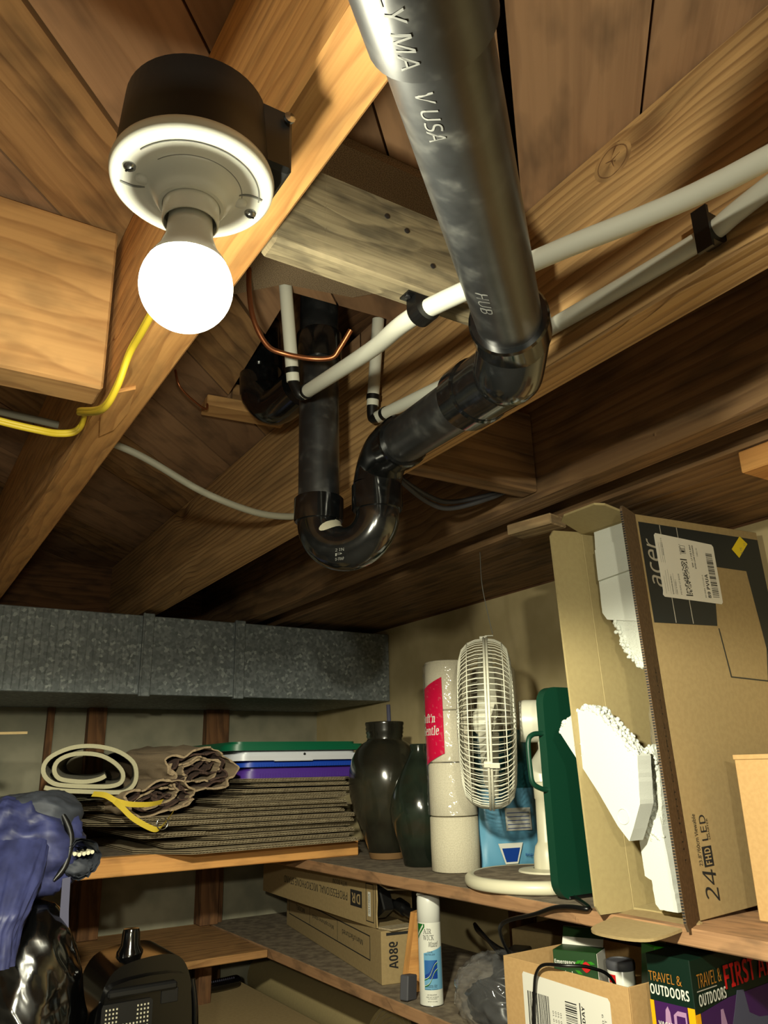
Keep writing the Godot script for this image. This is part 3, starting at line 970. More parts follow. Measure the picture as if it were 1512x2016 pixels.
func build_water_pipes() -> void:
	var r := 0.0095
	var E := Vector3(0.452, 0.513, -0.909)
	var C := Vector3(0.400, 0.4295, -0.546)
	var t := thing("water_pipe", C, "upper white water pipe clipped under the grey blocking board", "pipe", "white water pipes")
	var b := MB.new()
	b.tube(smooth([E, C + (E - C) * 0.35 + Vector3(0, -0.004, 0), C, Vector3(0.456, 0.440, -0.425), Vector3(0.527, 0.4465, -0.251), Vector3(0.570, 0.45, 0.1), Vector3(0.575, 0.45, 0.8)], 8), r, 20)
	part("run", b, M.pex, t)
	crimp(t, E + (C - E).normalized() * 0.016, C - E)
	var T := Vector3(0.408, 0.672, -0.885)
	var B := Vector3(0.437, 0.530, -0.914)
	b = MB.new(); b.tube([B, T], r, 20)
	part("riser", b, M.pex, t)
	crimp(t, B + (T - B).normalized() * 0.016, T - B)
	b = MB.new(); b.tube(smooth([B + (T - B).normalized() * 0.012, B, E + Vector3(-0.006, -0.004, 0.0), E, E + (C - E).normalized() * 0.012], 4), 0.0076, 16)
	part("elbow", b, M.black_plastic, t)
	t = thing("water_pipe", Vector3(0.592, 0.5, -0.6), "lower white water pipe clipped along the knotted joist", "pipe", "white water pipes")
	var q := [Vector3(0.589, 0.515, -0.928), Vector3(0.591, 0.500, -0.80), Vector3(0.592, 0.489, -0.709), Vector3(0.593, 0.478, -0.559), Vector3(0.592, 0.467, -0.403), Vector3(0.592, 0.466, -0.345), Vector3(0.592, 0.474, -0.287), Vector3(0.592, 0.50, 0.0), Vector3(0.592, 0.52, 0.8)]
	b = MB.new(); b.tube(smooth(q, 6), r, 20)
	part("run", b, M.pex, t)
	for f in [0.12, 0.80, 0.86]:
		var z = -0.928 + 0.16 * f if f < 0.5 else -0.745 + (f - 0.8) * 0.25
		var y := 0.513 if f < 0.5 else 0.4925
		crimp(t, Vector3(0.590 if f < 0.5 else 0.5915, y - (0.0 if f < 0.5 else 0.0), z), Vector3(0, -0.1, 1))
	b = MB.new(); b.tube([Vector3(0.583, 0.535, -0.934), Vector3(0.579, 0.672, -0.905)], r, 20)
	part("riser", b, M.pex, t)
	crimp(t, Vector3(0.5825, 0.548, -0.931), Vector3(0, 1, 0.2))
	b = MB.new(); b.tube(smooth([Vector3(0.5827, 0.545, -0.933), Vector3(0.584, 0.525, -0.937), Vector3(0.586, 0.515, -0.936), Vector3(0.589, 0.514, -0.92)], 4), 0.0085, 16)
	part("elbow", b, M.black_plastic, t)
	# clips
	var k := 0
	for s in [[C + Vector3(0, 0, 0.004), Vector3(0.10, -0.15, 0.98), "black pipe clip under the grey blocking board"], [Vector3(0.592, 0.466, -0.348), Vector3(0, 0.05, 1), "black pipe clip on the knotted joist at far right"]]:
		t = thing("pipe_clip", s[0], s[2], "pipe clip", "black pipe clips")
		var dz: Vector3 = s[1].normalized()
		var xf := frame(s[0], Vector3(1, 0, 0) if k == 0 else Vector3(0, 1, 0), Vector3(0, 1, 0) if k == 0 else Vector3(-1, 0, 0))
		b = MB.new()
		var o := PackedVector2Array()
		for i in 13:
			var an := PI + PI * i / 12.0
			o.append(Vector2(cos(an) * 0.0145, sin(an) * 0.0145))
		o.append_array([Vector2(0.0145, 0.0095), Vector2(0.0225, 0.0095), Vector2(0.0225, 0.013), Vector2(-0.0225, 0.013), Vector2(-0.0225, 0.0095), Vector2(-0.0145, 0.0095)])
		b.slab(o, 0.016, xf)
		part("clip_body", b, M.black_plastic, t)
		for sx in [-1.0, 1.0]:
			b = MB.new()
			b.lathe([[0.0, 0.002], [0.003, 0.0015], [0.003, -0.001]], 10, Transform3D(Basis(xf.basis.x, -xf.basis.y, -xf.basis.z), xf * Vector3(0.0185 * sx, 0.0095, 0)))
			part("nail_head", b, M.dark_steel, t)
		k += 1
	# copper tube bent below the hole
	b = MB.new()
	b.tube(smooth([Vector3(0.342, 0.67, -0.86), Vector3(0.345, 0.62, -0.863), Vector3(0.353, 0.576, -0.862), Vector3(0.373, 0.544, -0.862), Vector3(0.394, 0.533, -0.853), Vector3(0.43, 0.530, -0.842), Vector3(0.452, 0.530, -0.826), Vector3(0.458, 0.540, -0.815), Vector3(0.465, 0.561, -0.796)], 6), 0.0036, 12)
	solo("copper_tube", b, M.copper, Vector3(0.4, 0.54, -0.85), "thin bent copper tube hanging in front of the black riser", "tube")
	b = MB.new()
	b.tube(smooth([Vector3(0.35, 0.66, -1.20), Vector3(0.36, 0.63, -1.20), Vector3(0.40, 0.622, -1.23), Vector3(0.425, 0.625, -1.25), Vector3(0.43, 0.64, -1.26)], 5), 0.0022, 8)
	solo("bent_wire", b, M.copper, Vector3(0.4, 0.62, -1.23), "short loose wire end below the boards, left of the drain", "wire")

func build_cables() -> void:
	# yellow flat cable from the lamp box over the warm blocking board
	var b := MB.new()
	var p := smooth([Vector3(0.145, 0.425, -0.40), Vector3(0.165, 0.427, -0.50), Vector3(0.169, 0.42, -0.688), Vector3(0.168, 0.414, -0.742), Vector3(0.164, 0.385, -0.77), Vector3(0.160, 0.378, -0.815), Vector3(0.1565, 0.420, -0.925), Vector3(0.1685, 0.441, -0.97), Vector3(0.1755, 0.452, -1.0), Vector3(0.1765, 0.444, -1.02), Vector3(0.168, 0.434, -1.025), Vector3(0.148, 0.428, -1.025), Vector3(0.125, 0.4255, -1.02), Vector3(0.079, 0.428, -1.02), Vector3(0.0, 0.437, -1.02), Vector3(-0.1, 0.45, -1.02), Vector3(-0.21, 0.46, -1.02)], 6)
	var q := []
	for v in p: q.append(v + Vector3(0, 0.0035, 0.0))
	b.tube(p, 0.0034, 10)
	b.tube(q, 0.0034, 10)
	solo("yellow_cable", b, M.yellow_cable, Vector3(0.15, 0.42, -0.8), "yellow flat electric cable draped over the warm blocking board", "cable")
	b = MB.new()
	b.tube(smooth([Vector3(-0.2, 0.55, -1.25), Vector3(0.0, 0.55, -1.25), Vector3(0.095, 0.543, -1.25), Vector3(0.2, 0.537, -1.25), Vector3(0.283, 0.521, -1.25), Vector3(0.336, 0.504, -1.25), Vector3(0.427, 0.466, -1.25), Vector3(0.523, 0.444, -1.25), Vector3(0.595, 0.446, -1.25), Vector3(0.63, 0.46, -1.25)], 6), 0.0062, 14)
	solo("white_cable", b, M.grey_cable, Vector3(0.4, 0.47, -1.25), "dusty white cable sagging across the bay behind the drain", "cable")
	for s in [[0.0, "upper of two dark cables sagging between far joists"], [0.012, "lower of two dark cables sagging between far joists"]]:
		b = MB.new()
		var d: float = s[0]
		b.tube(smooth([Vector3(0.655, 0.50, -1.035), Vector3(0.70, 0.466 - d * 0.5, -1.03), Vector3(0.76, 0.449 - d, -1.04), Vector3(0.81, 0.446 - d, -1.04), Vector3(0.87, 0.458 - d * 0.5, -1.0), Vector3(0.921, 0.48, -0.99)], 6), 0.0042, 10)
		solo("dark_cable", b, M.grey_box, Vector3(0.78, 0.45, -1.03), s[1], "cable", "dark cables between joists")
	b = MB.new()
	b.tube(smooth([Vector3(1.06, 0.441, -1.27), Vector3(1.064, 0.37, -1.275), Vector3(1.072, 0.30, -1.27), Vector3(1.076, 0.262, -1.265)], 6), 0.0009, 6)
	solo("hanging_thread", b, M.thread, Vector3(1.07, 0.35, -1.27), "thin grey thread hanging from the joist to the fan", "thread")

# ------------------------------------------------------------------ duct
func build_duct() -> void:
	var t := thing("metal_duct", Vector3(0.6, 0.205, -2.43), "spangled galvanized metal duct across the back wall", "duct")
	var xs := [-0.9, 0.61, 0.882, 1.405]
	for i in 3:
		var b := MB.new()
		b.span(Vector3(xs[i], 0.205, -2.695), Vector3(xs[i + 1], 0.421, -2.182), 0.002)
		var pn := part("duct_section", b, M.zinc, t)
		if i == 0:
			b = MB.new()
			for k in 26:
				var x := 0.58 - k * 0.019
				b.tube([Vector3(x, 0.21, -2.1822), Vector3(x, 0.416, -2.1822)], 0.0016, 6, false)
			part("pressed_rib", b, M.zinc, pn)
	for i in [1, 2]:
		var b := MB.new()
		b.span(Vector3(xs[i] - 0.014, 0.200, -2.20), Vector3(xs[i] + 0.014, 0.427, -2.175), 0.002)
		b.span(Vector3(xs[i] - 0.018, 0.200, -2.182), Vector3(xs[i] - 0.013, 0.427, -2.172), 0.001)
		part("seam_strip", b, M.zinc, t)

# ------------------------------------------------------------------ shelves
func build_shelves() -> void:
	var t := thing("wall_shelf", Vector3(1.2, -0.244, -1.2), "upper wooden shelf under the fan and open carton", "shelf")
	var b := MB.new(); b.span(Vector3(1.002, -0.246, -2.69), Vector3(1.406, -0.2225, -0.15), 0.002, Vector2(0.2, 0.05))
	part("board", b, M.shelf_wood, t)
	b = MB.new(); b.span(Vector3(1.004, -0.2235, -2.69), Vector3(1.405, -0.2218, -1.0), 0.0)
	part("dust_layer", b, M.dusty, t)
	t = thing("wall_shelf", Vector3(1.2, -0.484, -1.2), "lower wooden shelf under the air freshener can", "shelf")
	b = MB.new(); b.span(Vector3(1.002, -0.486, -2.69), Vector3(1.406, -0.4612, -0.15), 0.002, Vector2(0.5, 0.02))
	part("board", b, M.shelf_wood, t)
	b = MB.new(); b.span(Vector3(1.004, -0.462, -2.69), Vector3(1.405, -0.460, -0.2), 0.0)
	part("dust_layer", b, M.dusty, t)
	b = MB.new(); b.span(Vector3(1.01, -1.449, -1.48), Vector3(1.06, -0.488, -1.44), 0.002)
	part("leg", b, M.stud_wood, t)
	t = thing("wall_shelf", Vector3(0.4, -0.222, -2.3), "back shelf with a pale front rail under the flattened cartons", "shelf")
	b = MB.new(); b.span(Vector3(-0.9, -0.197, -2.69), Vector3(0.998, -0.1798, -2.008), 0.0015)
	part("board", b, M.dusty, t)
	b = MB.new(); b.span(Vector3(-0.9, -0.221, -2.006), Vector3(1.154, -0.1798, -1.968), 0.002, Vector2(0.1, 0.03))
	part("front_rail", b, M.rail_wood, t)
	t = thing("wall_shelf", Vector3(0.4, -0.48, -2.4), "bare brown lower back shelf behind the black heater", "shelf")
	b = MB.new(); b.span(Vector3(-0.9, -0.480, -2.69), Vector3(0.995, -0.4615, -2.19), 0.002, Vector2(0.4, 0.0))
	part("board", b, M.board_wood, t)
	b = MB.new(); b.span(Vector3(0.845, -0.6985, -2.34), Vector3(0.88, -0.482, -2.30), 0.002)
	part("leg", b, M.stud_wood, t)
	# posts between the shelves on the right wall
	for s in [[-1.585, "first dark post below the upper shelf, behind the can"], [-1.41, "second dark post below the upper shelf, right of the can"], [-1.27, "third dark post below the upper shelf, behind the cord"]]:
		b = MB.new(); b.span(Vector3(1.355, -0.459, s[0] - 0.022), Vector3(1.404, -0.247, s[0] + 0.022), 0.002)
		solo("shelf_post", b, M.stud_wood, Vector3(1.38, -0.46, s[0]), s[1], "post", "shelf posts")
	for s in [[0.62, -2.66, "post on the back wall below the back shelf, left"], [0.99, -2.66, "post on the back wall below the back shelf, right"]]:
		b = MB.new(); b.span(Vector3(s[0] - 0.03, -0.46, s[1] - 0.03), Vector3(s[0] + 0.03, -0.198, s[1] + 0.03), 0.002)
		solo("shelf_post", b, M.stud_wood, Vector3(s[0], -0.46, s[1]), s[2], "post", "shelf posts")
	b = MB.new(); b.span(Vector3(-0.9, -0.72, -2.69), Vector3(1.40, -0.70, -1.62), 0.002)
	solo("wall_shelf", b, M.dusty, Vector3(0.4, -0.71, -2.2), "lowest dusty shelf board near the bottom of the picture", "shelf")

# ------------------------------------------------------------------ shapes used by several things
# ribbon of some thickness along 2D points, drawn out along z of xf from 0 to -length
func ribbon(b: MB, pts: Array, th: float, length: float, xf: Transform3D, wob := 0.0, sd := 1, skew := Vector2.ZERO) -> void:
	var n := FastNoiseLite.new()
	n.seed = sd; n.frequency = 3.0
	var c := PackedVector2Array()
	for i in pts.size() - 1:
		var a: Vector2 = pts[maxi(i - 1, 0)]
		var d: Vector2 = pts[mini(i + 2, pts.size() - 1)]
		for k in 3: c.append((pts[i] as Vector2).cubic_interpolate(pts[i + 1], a, d, k / 3.0))
	c.append(pts[pts.size() - 1])
	var m := c.size()
	var nz := 8 if wob > 0.0 else 3
	var at := func(i: int, s: float, k: float) -> Vector3:
		var t := (c[mini(i + 1, m - 1)] - c[maxi(i - 1, 0)]).normalized()
		var q := c[i] + Vector2(-t.y, t.x) * th * 0.5 * s
		var w := wob * n.get_noise_3d(q.x * 8.0, q.y * 8.0, k * 2.0)
		var fr := wob * 1.2 * n.get_noise_2d(i * 0.05, 7.0) * (1.0 - k)
		q += skew * k
		return xf * Vector3(q.x + w, q.y + w * 0.7, fr - k * length)
	for s in [-1.0, 1.0]:
		b.grid(func(u, v): return at.call(int(round(u * (m - 1))), s, v), m - 1, nz, Vector3.ZERO)
		# the lattice cannot tell inside from outside here, so both faces are closed by the strips below
	for k in [0.0, 1.0]:
		for i in m - 1:
			b.quad(at.call(i, -1.0, k), at.call(i + 1, -1.0, k), at.call(i + 1, 1.0, k), at.call(i, 1.0, k), xf.basis.z * (1.0 if k == 0.0 else -1.0))
	for e in [0, m - 1]:
		for k in nz: b.quad(at.call(e, -1.0, float(k) / nz), at.call(e, 1.0, float(k) / nz), at.call(e, 1.0, float(k + 1) / nz), at.call(e, -1.0, float(k + 1) / nz), at.call(e, 0.0, 0.0) - at.call(absi(e - 2), 0.0, 0.0))

# lump of cloth or film: an ellipsoid pushed in and out by ridged noise
func blob(b: MB, c: Vector3, r: Vector3, amp: float, fr: Vector3, sd: int, pw := 0.8, nu := 48, nv := 32, sharp := true) -> void:
	var n := FastNoiseLite.new()
	n.seed = sd
	n.frequency = 1.0
	n.noise_type = FastNoiseLite.TYPE_SIMPLEX_SMOOTH
	n.fractal_type = FastNoiseLite.FRACTAL_RIDGED if sharp else FastNoiseLite.FRACTAL_FBM
	n.fractal_octaves = 3
	b.grid(func(u, v):
		var a: float = u * TAU
		var t: float = (v - 0.5) * PI
		var cs := pow(maxf(cos(t), 0.0), pw)
		var d := Vector3(cos(a) * cs, signf(sin(t)) * pow(absf(sin(t)), pw), sin(a) * cs)
		var q := d * r
		return c + q * (1.0 + amp * n.get_noise_3d(q.x * fr.x, q.y * fr.y, q.z * fr.z) / maxf(r.length() * 0.577, 0.001)), nu, nv, c, true)

func V2(a: Array) -> Array:
	var o := []
	for q in a: o.append(Vector2(q[0], q[1]))
	return o

# ------------------------------------------------------------------ back shelf
func carton_sheet(y: float, x0: float, x1: float, zf: float, cut: float, yaw: float, k: int, label: String, tilt := 0.0) -> void:
	var t := thing("flattened_carton", Vector3((x0 + x1) / 2, y, zf - 0.3), label, "flat carton", "flattened cartons on the back shelf")
	var bas := Basis(Vector3.UP, yaw) * Basis(Vector3.BACK, tilt)
	var X := Transform3D(bas, t.position) * Transform3D(Basis(Vector3.RIGHT, Vector3.FORWARD, Vector3.UP), Vector3.ZERO)
	var hw := (x1 - x0) / 2
	var b := MB.new()
	for ply in 2:
		var h := 0.0005 + ply * 0.0042
		var sh := 0.012 * ply * (1 if k % 2 else -1)
		var o := PackedVector2Array([Vector2(-hw + cut, -0.30), Vector2(hw + sh, -0.30 - sh * 0.3), Vector2(hw + sh, 0.30), Vector2(-hw, 0.30), Vector2(-hw, -0.30 + cut * 1.5)])
		for lv in [0.0, 0.0034]:
			b.slab(o, 0.0005, X * Transform3D(Basis.IDENTITY, Vector3(0, 0, h + lv)))
		var zz := 0.30 + (sh * 0.3 if ply else 0.0)
		var n := int((2 * hw - cut) / 0.0021)
		for i in n:
			var xa := -hw + cut + (2 * hw - cut) * i / n
			var xb := -hw + cut + (2 * hw - cut) * (i + 1) / n
			var ya := h + 0.0017 + 0.0014 * sin(i * PI / 2)
			var yb := h + 0.0017 + 0.0014 * sin((i + 1) * PI / 2)
			b.quad(X * Vector3(xa, -zz + 0.001, ya), X * Vector3(xb, -zz + 0.001, yb), X * Vector3(xb, -zz + 0.03, yb), X * Vector3(xa, -zz + 0.03, ya), X.basis.z)
	part("sheet", b, M.card_old, t)

func build_back_shelf_things() -> void:
	var y := -0.1785
	var words := ["lowest flattened carton, its corner hanging over the front rail", "second flattened carton from the bottom of the stack", "third flattened carton from the bottom of the stack", "fourth flattened carton from the bottom, set back on the left", "fifth flattened carton from the bottom of the stack", "sixth flattened carton, with a cut corner under the yellow strap", "seventh flattened carton, under the yellow strap", "eighth flattened carton from the bottom of the stack", "ninth flattened carton from the bottom of the stack", "flattened carton right of the folded tarp's lower fold", "flattened carton level with the tarp's lower fold", "flattened carton third below the coloured lids", "flattened carton second below the coloured lids", "topmost flattened carton, right under the purple lid"]
	var x0s := [0.56, 0.62, 0.68, 0.55, 0.62, 0.46, 0.50, 0.70, 0.76, 0.74, 0.80, 0.79, 0.82, 0.80]
	var zs := [-1.885, -1.915, -1.905, -1.93, -1.90, -1.91, -1.935, -1.945, -1.92, -1.955, -1.95, -1.93, -1.95, -1.94]
	for k in 14:
		var x1 := 1.115 - rng.randf() * 0.02
		carton_sheet(y, x0s[k], x1, zs[k], 0.06 + 0.05 * rng.randf() if k in [0, 2, 4, 5] else 0.015, (rng.randf() - 0.5) * 0.05, k, words[k], (rng.randf() - 0.5) * 0.012)
		y += 0.0092 + 0.004 * rng.randf()
		if k == 7:
			for j in 3: carton_sheet(y + 0.010 * j, 0.34 + 0.02 * j, 0.735, -2.13 - 0.02 * j, 0.03, 0.02 * j, j, ["lowest of three cartons set back beneath the pale sheets and rug", "middle one of three cartons set back beneath the pale sheets and rug", "uppermost of three cartons set back beneath the pale sheets and rug"][j])
	# y is now about -0.022
	# coloured storage lids
	var lids := [["lid_purple", -0.0205, 0.030, 0.865, "purple plastic storage lid at the bottom of the lid stack", "lid_purple"], ["lid_blue", 0.0102, 0.0165, 0.86, "blue plastic storage lid between purple and white", "lid_blue"], ["lid_white", 0.0275, 0.026, 0.845, "white plastic storage lid below the green one", "lid_white"], ["lid_green", 0.0545, 0.025, 0.825, "green plastic storage lid on top of the lid stack", "lid_green"]]
	for L in lids:
		var t := thing("storage_lid", Vector3(1.06, L[1], -2.36), L[4], "storage lid", "stacked storage lids")
		var X := Transform3D(Basis(Vector3.RIGHT, Vector3.FORWARD, Vector3.UP), Vector3(0, 0, 0))
		var w: float = 1.285 - L[3]
		var c := Vector3((1.285 + L[3]) / 2, L[1], -2.36)
		var h: float = L[2]
		var b := MB.new()
		b.slab(rrect(w, 0.50, 0.05), h * 0.5, Transform3D(X.basis, c + Vector3(0, h * 0.25, 0)), 1.0, true)
		b.slab(rrect(w - 0.014, 0.486, 0.045), h * 0.2, Transform3D(X.basis, c + Vector3(0, h * 0.60, 0)), 1.0, true)
		b.slab(rrect(w - 0.06, 0.44, 0.03), h * 0.28, Transform3D(X.basis, c + Vector3(0, h * 0.84, 0)), 1.0, true)
		part("lid_panel", b, M[L[5]], t)
		if L[5] == "lid_blue" or L[5] == "lid_purple":
			b = MB.new()
			for i in 40: b.box(c + Vector3(-w / 2 + 0.06 + i * (w - 0.12) / 39.0, h * 0.25, 0.2505), Vector3(0.003, h * 0.42, 0.003), 0)
			part("rim_rib", b, M[L[5]], t)
		if L[5] == "lid_white":
			b = MB.new()
			b.box(c + Vector3(-0.04, -0.001, 0.254), Vector3(0.12, 0.003, 0.008), 0.001)
			part("latch_edge", b, M.lid_white, t)
			b = MB.new(); b.lathe([[0.0, 0.0008], [0.004, 0.0004], [0.004, 0.0]], 12, Transform3D(Basis(Vector3.RIGHT, PI / 2), c + Vector3(0.0, h * 0.62, 0.243)))
			part("spot", b, M.ink, t)
	# rolled felt rug
	var t := thing("rolled_rug", Vector3(0.45, -0.044, -2.2), "rolled grey felt rug with pale cut edges on the back shelf", "rug")
	var sp := V2([[0.482, -0.002], [0.468, -0.009], [0.441, -0.014], [0.408, -0.012], [0.378, -0.005], [0.366, 0.013], [0.372, 0.033], [0.397, 0.046], [0.433, 0.049], [0.47, 0.043], [0.503, 0.025], [0.522, 0.003], [0.519, -0.018], [0.494, -0.026], [0.451, -0.025], [0.403, -0.022], [0.368, -0.016], [0.346, 0.002], [0.343, 0.025], [0.359, 0.045], [0.395, 0.061], [0.434, 0.066], [0.475, 0.062], [0.513, 0.05], [0.544, 0.028], [0.554, 0.003], [0.551, -0.022], [0.533, -0.038], [0.505, -0.04], [0.459, -0.037], [0.399, -0.033], [0.369, -0.029], [0.349, -0.024]])
	var b := MB.new()
	ribbon(b, sp, 0.0092, 0.45, Transform3D(Basis.IDENTITY, Vector3(0, 0, -2.003)), 0.0, 1, Vector2(0.11, 0.012))
	part("felt", b, M.felt, t)
	b = MB.new()
	ribbon(b, sp, 0.0094, 0.006, Transform3D(Basis.IDENTITY, Vector3(0, 0, -2.0)))
	part("cut_edge", b, M.felt_edge, t)
	# papers below the rug
	for s in [[0.30, -0.0555, 0.02, "large pale card sheet under the rug, lowest", 0.36, 0.50], [0.31, -0.0520, -0.05, "large pale card sheet under the rug, middle", 0.30, 0.46], [0.27, -0.0490, 0.07, "large pale card sheet under the rug, topmost and farthest left", 0.42, 0.40]]:
		b = MB.new()
		var c := Vector3(s[0], s[1], -2.25)
		var by := Basis(Vector3.UP, s[2])
		b.grid(func(u, v):
			var q := Vector3((u - 0.5) * s[4], 0, (0.5 - v) * s[5])
			q.y = 0.03 * pow(maxf(0.0, 0.4 - u), 2.0) * 6.0 * (1.0 - 0.3 * v)
			return c + by * q, 14, 6, c - Vector3.UP)
		b.grid(func(u, v):
			var q := Vector3((u - 0.5) * s[4], 0.0012, (0.5 - v) * s[5])
			q.y += 0.03 * pow(maxf(0.0, 0.4 - u), 2.0) * 6.0 * (1.0 - 0.3 * v)
			return c + by * q, 14, 6, c - Vector3.UP)
		solo("card_sheet", b, M.cream if s[2] < 0.05 else M.paper_white, c, s[3], "paper sheet", "pale sheets under the rug")
	# folded tarp: two flattened rolls of coarse cloth
	var sets := [[Vector3(0.715, 0.006, -1.985), Vector2(0.092, 0.052), Vector2(-0.05, 0.012), 0.25, "upper brown folded tarp roll beside the rug", 3], [Vector3(0.607, -0.054, -1.965), Vector2(0.088, 0.036), Vector2(-0.03, 0.0), -0.12, "lower brown folded tarp roll tucked against the rug", 5]]
	for s in sets:
		t = thing("folded_tarp", s[0] - Vector3(0, s[1].y, 0.2), s[4], "tarp", "folded tarp rolls")
		for lay in 3:
			var p := []
			var turns: float = [1.15, 1.1, 1.3][lay]
			var r0: float = [0.92, 0.70, 0.46][lay]
			var r1: float = [1.0, 0.84, 0.60][lay]
			for i in 27:
				var f := i / 26.0
				var an: float = f * TAU * turns + lay * 2.1 + s[5]
				var rr := lerpf(r0, r1, f) * (1.0 + 0.09 * sin(an * 5.0 + lay * 3.0) + 0.05 * sin(an * 9.0 + s[5]))
				var q := Vector2(cos(an) * s[1].x * rr, sin(an) * s[1].y * rr)
				p.append(q.rotated(-s[3] * 0.4) + Vector2(0, 0.006 * sin(q.x * 40.0)))
			b = MB.new()
			ribbon(b, p, 0.0045, 0.40, Transform3D(Basis.IDENTITY, s[0] + Vector3(0, 0, -0.012 * lay)), 0.012, s[5] + lay, s[2])
			part("cloth_layer", b, M.burlap_dark if lay == 1 else M.burlap, t)
		b = MB.new()
		for i in 3:
			var p := []
			for k in 12:
				var f := k / 11.0
				p.append(Vector2((f - 0.5) * s[1].x * (1.1 - 0.2 * i), (i - 1) * s[1].y * 0.22 + 0.007 * sin(f * 9.0 + i * 2.0 + s[5])))
			ribbon(b, p, 0.004, 0.30, Transform3D(Basis(Vector3.BACK, s[3]), s[0] + Vector3(0, 0, -0.02 - i * 0.006)), 0.014, s[5] + 9 + i, s[2])
		part("inner_fold", b, M.burlap_dark, t)
	# yellow strap with a ring
	t = thing("tie_strap", Vector3(0.52, -0.07, -1.90), "yellow cloth strap with a steel ring hanging below the tarp", "strap")
	b = MB.new()
	for path in [[Vector3(0.44, -0.040, -1.93), Vector3(0.46, -0.043, -1.90), Vector3(0.482, -0.056, -1.885), Vector3(0.513, -0.064, -1.88), Vector3(0.558, -0.066, -1.885), Vector3(0.59, -0.062, -1.90)], [Vector3(0.478, -0.055, -1.888), Vector3(0.492, -0.069, -1.875), Vector3(0.515, -0.091, -1.868), Vector3(0.548, -0.111, -1.865), Vector3(0.572, -0.119, -1.865), Vector3(0.588, -0.108, -1.868), Vector3(0.612, -0.083, -1.88)]]:
		var pp := smooth(path, 6)
		for i in pp.size() - 1:
			var w := Vector3(0.002, 0.0055, 0.003)
			b.quad(pp[i] - w, pp[i + 1] - w, pp[i + 1] + w, pp[i] + w, Vector3.BACK)
			b.quad(pp[i] - w - Vector3(0, 0, 0.0012), pp[i + 1] - w - Vector3(0, 0, 0.0012), pp[i + 1] + w - Vector3(0, 0, 0.0012), pp[i] + w - Vector3(0, 0, 0.0012), Vector3.FORWARD)
			b.quad(pp[i] + w, pp[i + 1] + w, pp[i + 1] + w - Vector3(0, 0, 0.0012), pp[i] + w - Vector3(0, 0, 0.0012), Vector3.UP)
			b.quad(pp[i] - w, pp[i + 1] - w, pp[i + 1] - w - Vector3(0, 0, 0.0012), pp[i] - w - Vector3(0, 0, 0.0012), Vector3.DOWN)
	part("webbing", b, M.strap_yellow, t)
	b = MB.new()
	var rp := []
	for i in 25: rp.append(Vector3(0.581 + cos(TAU * i / 24) * 0.0125, -0.107 + sin(TAU * i / 24) * 0.0125, -1.861))
	b.tube(rp, 0.0012, 8, false)
	part("ring", b, M.steel, t)
	# corner of a card sticking in at far left
	b = MB.new()
	b.slab(PackedVector2Array([Vector2(-0.2, 0), Vector2(0.075, 0.01), Vector2(0.03, 0.12), Vector2(-0.2, 0.2)]), 0.005, frame(Vector3(0.20, 0.086, -1.83), Vector3(1, 0.02, 0.05), Vector3(0, 0.05, -1)))
	var cs := solo("card_corner", b, M.card, Vector3(0.15, 0.087, -1.9), "tan card corner jutting in below the duct at far left", "card")
	b = MB.new(); b.span(Vector3(0.0, -0.179, -2.05), Vector3(0.19, 0.083, -1.86), 0.003)
	solo("dark_carton", b, M.grey_box, Vector3(0.1, -0.18, -1.95), "dark grey box at far left on the back shelf", "box")

# ------------------------------------------------------------------ right shelf
func cyl(c: Vector3, r: float, e: Vector3, rgt: Vector3) -> Callable:
	return func(q: Vector2) -> Vector3: return c + (e * cos(q.x / r) + rgt * sin(q.x / r)) * r + Vector3(0, q.y, 0)

func tissue_pack(at: Vector3, label: String, printed: bool) -> void:
	var t := thing("toilet_paper_pack", at, label, "toilet paper", "")
	var h := 0.115
	for i in 4:
		var b := MB.new()
		var y0 := i * h
		b.lathe([[0.0, y0 + 0.001], [0.019, y0 + 0.001], [0.0525, y0 + 0.001], [0.0545, y0 + 0.003], [0.055, y0 + h * 0.5], [0.0545, y0 + h - 0.003], [0.0525, y0 + h - 0.001], [0.019, y0 + h - 0.001], [0.0, y0 + h - 0.004]], 40, Transform3D(Basis(Vector3.UP, i * 0.7), at + Vector3(0.0012 * (i % 2), 0, 0)))
		part("paper_roll", b, M.tissue, t)
	var n := FastNoiseLite.new()
	n.seed = 5; n.frequency = 22.0; n.fractal_type = FastNoiseLite.FRACTAL_RIDGED; n.fractal_octaves = 2
	var b := MB.new()
	b.grid(func(u, v):
		var a: float = u * TAU
		var w := 0.0575 + 0.0022 * n.get_noise_3d(cos(a) * 0.7, v * 0.7, sin(a) * 0.7)
		if v > 0.97: w *= 1.0 - (v - 0.97) * 10.0
		return at + Vector3(cos(a) * w, 0.118 + v * (4 * h - 0.116), sin(a) * w), 72, 80, at + Vector3(0, 0.2, 0), true)
	part("plastic_wrap", b, M.film, t)
	if printed:
		var e := Vector3(-at.x, 0, -at.z).normalized()
		var rg := Vector3(e.z, 0, -e.x)
		var f := cyl(at, 0.0590, e, rg)
		b = MB.new()
		b.grid(func(u, v):
			var x := lerpf(-0.072, -0.014, u)
			return f.call(Vector2(x, lerpf(0.225 + (x + 0.072) * 0.42, 0.395 + (x + 0.072) * 0.42, v))), 16, 4, at)
		var lb := part("paper_label", b, M.label_pink, t)
		b = MB.new()
		for s in [["Soft'n", -0.083, 0.318, 0.048, 0.020], ["Gentle", -0.083, 0.290, 0.056, 0.021]]:
			letters(s[0], s[3], s[4], func(q: Vector2) -> Vector3: return cyl(at, 0.0596, e, rg).call(Vector2(s[1] + q.x + q.y * 0.15, s[2] + q.y)), b, "Droid Serif", true)
		part("label_lettering", b, M.print_white, lb)

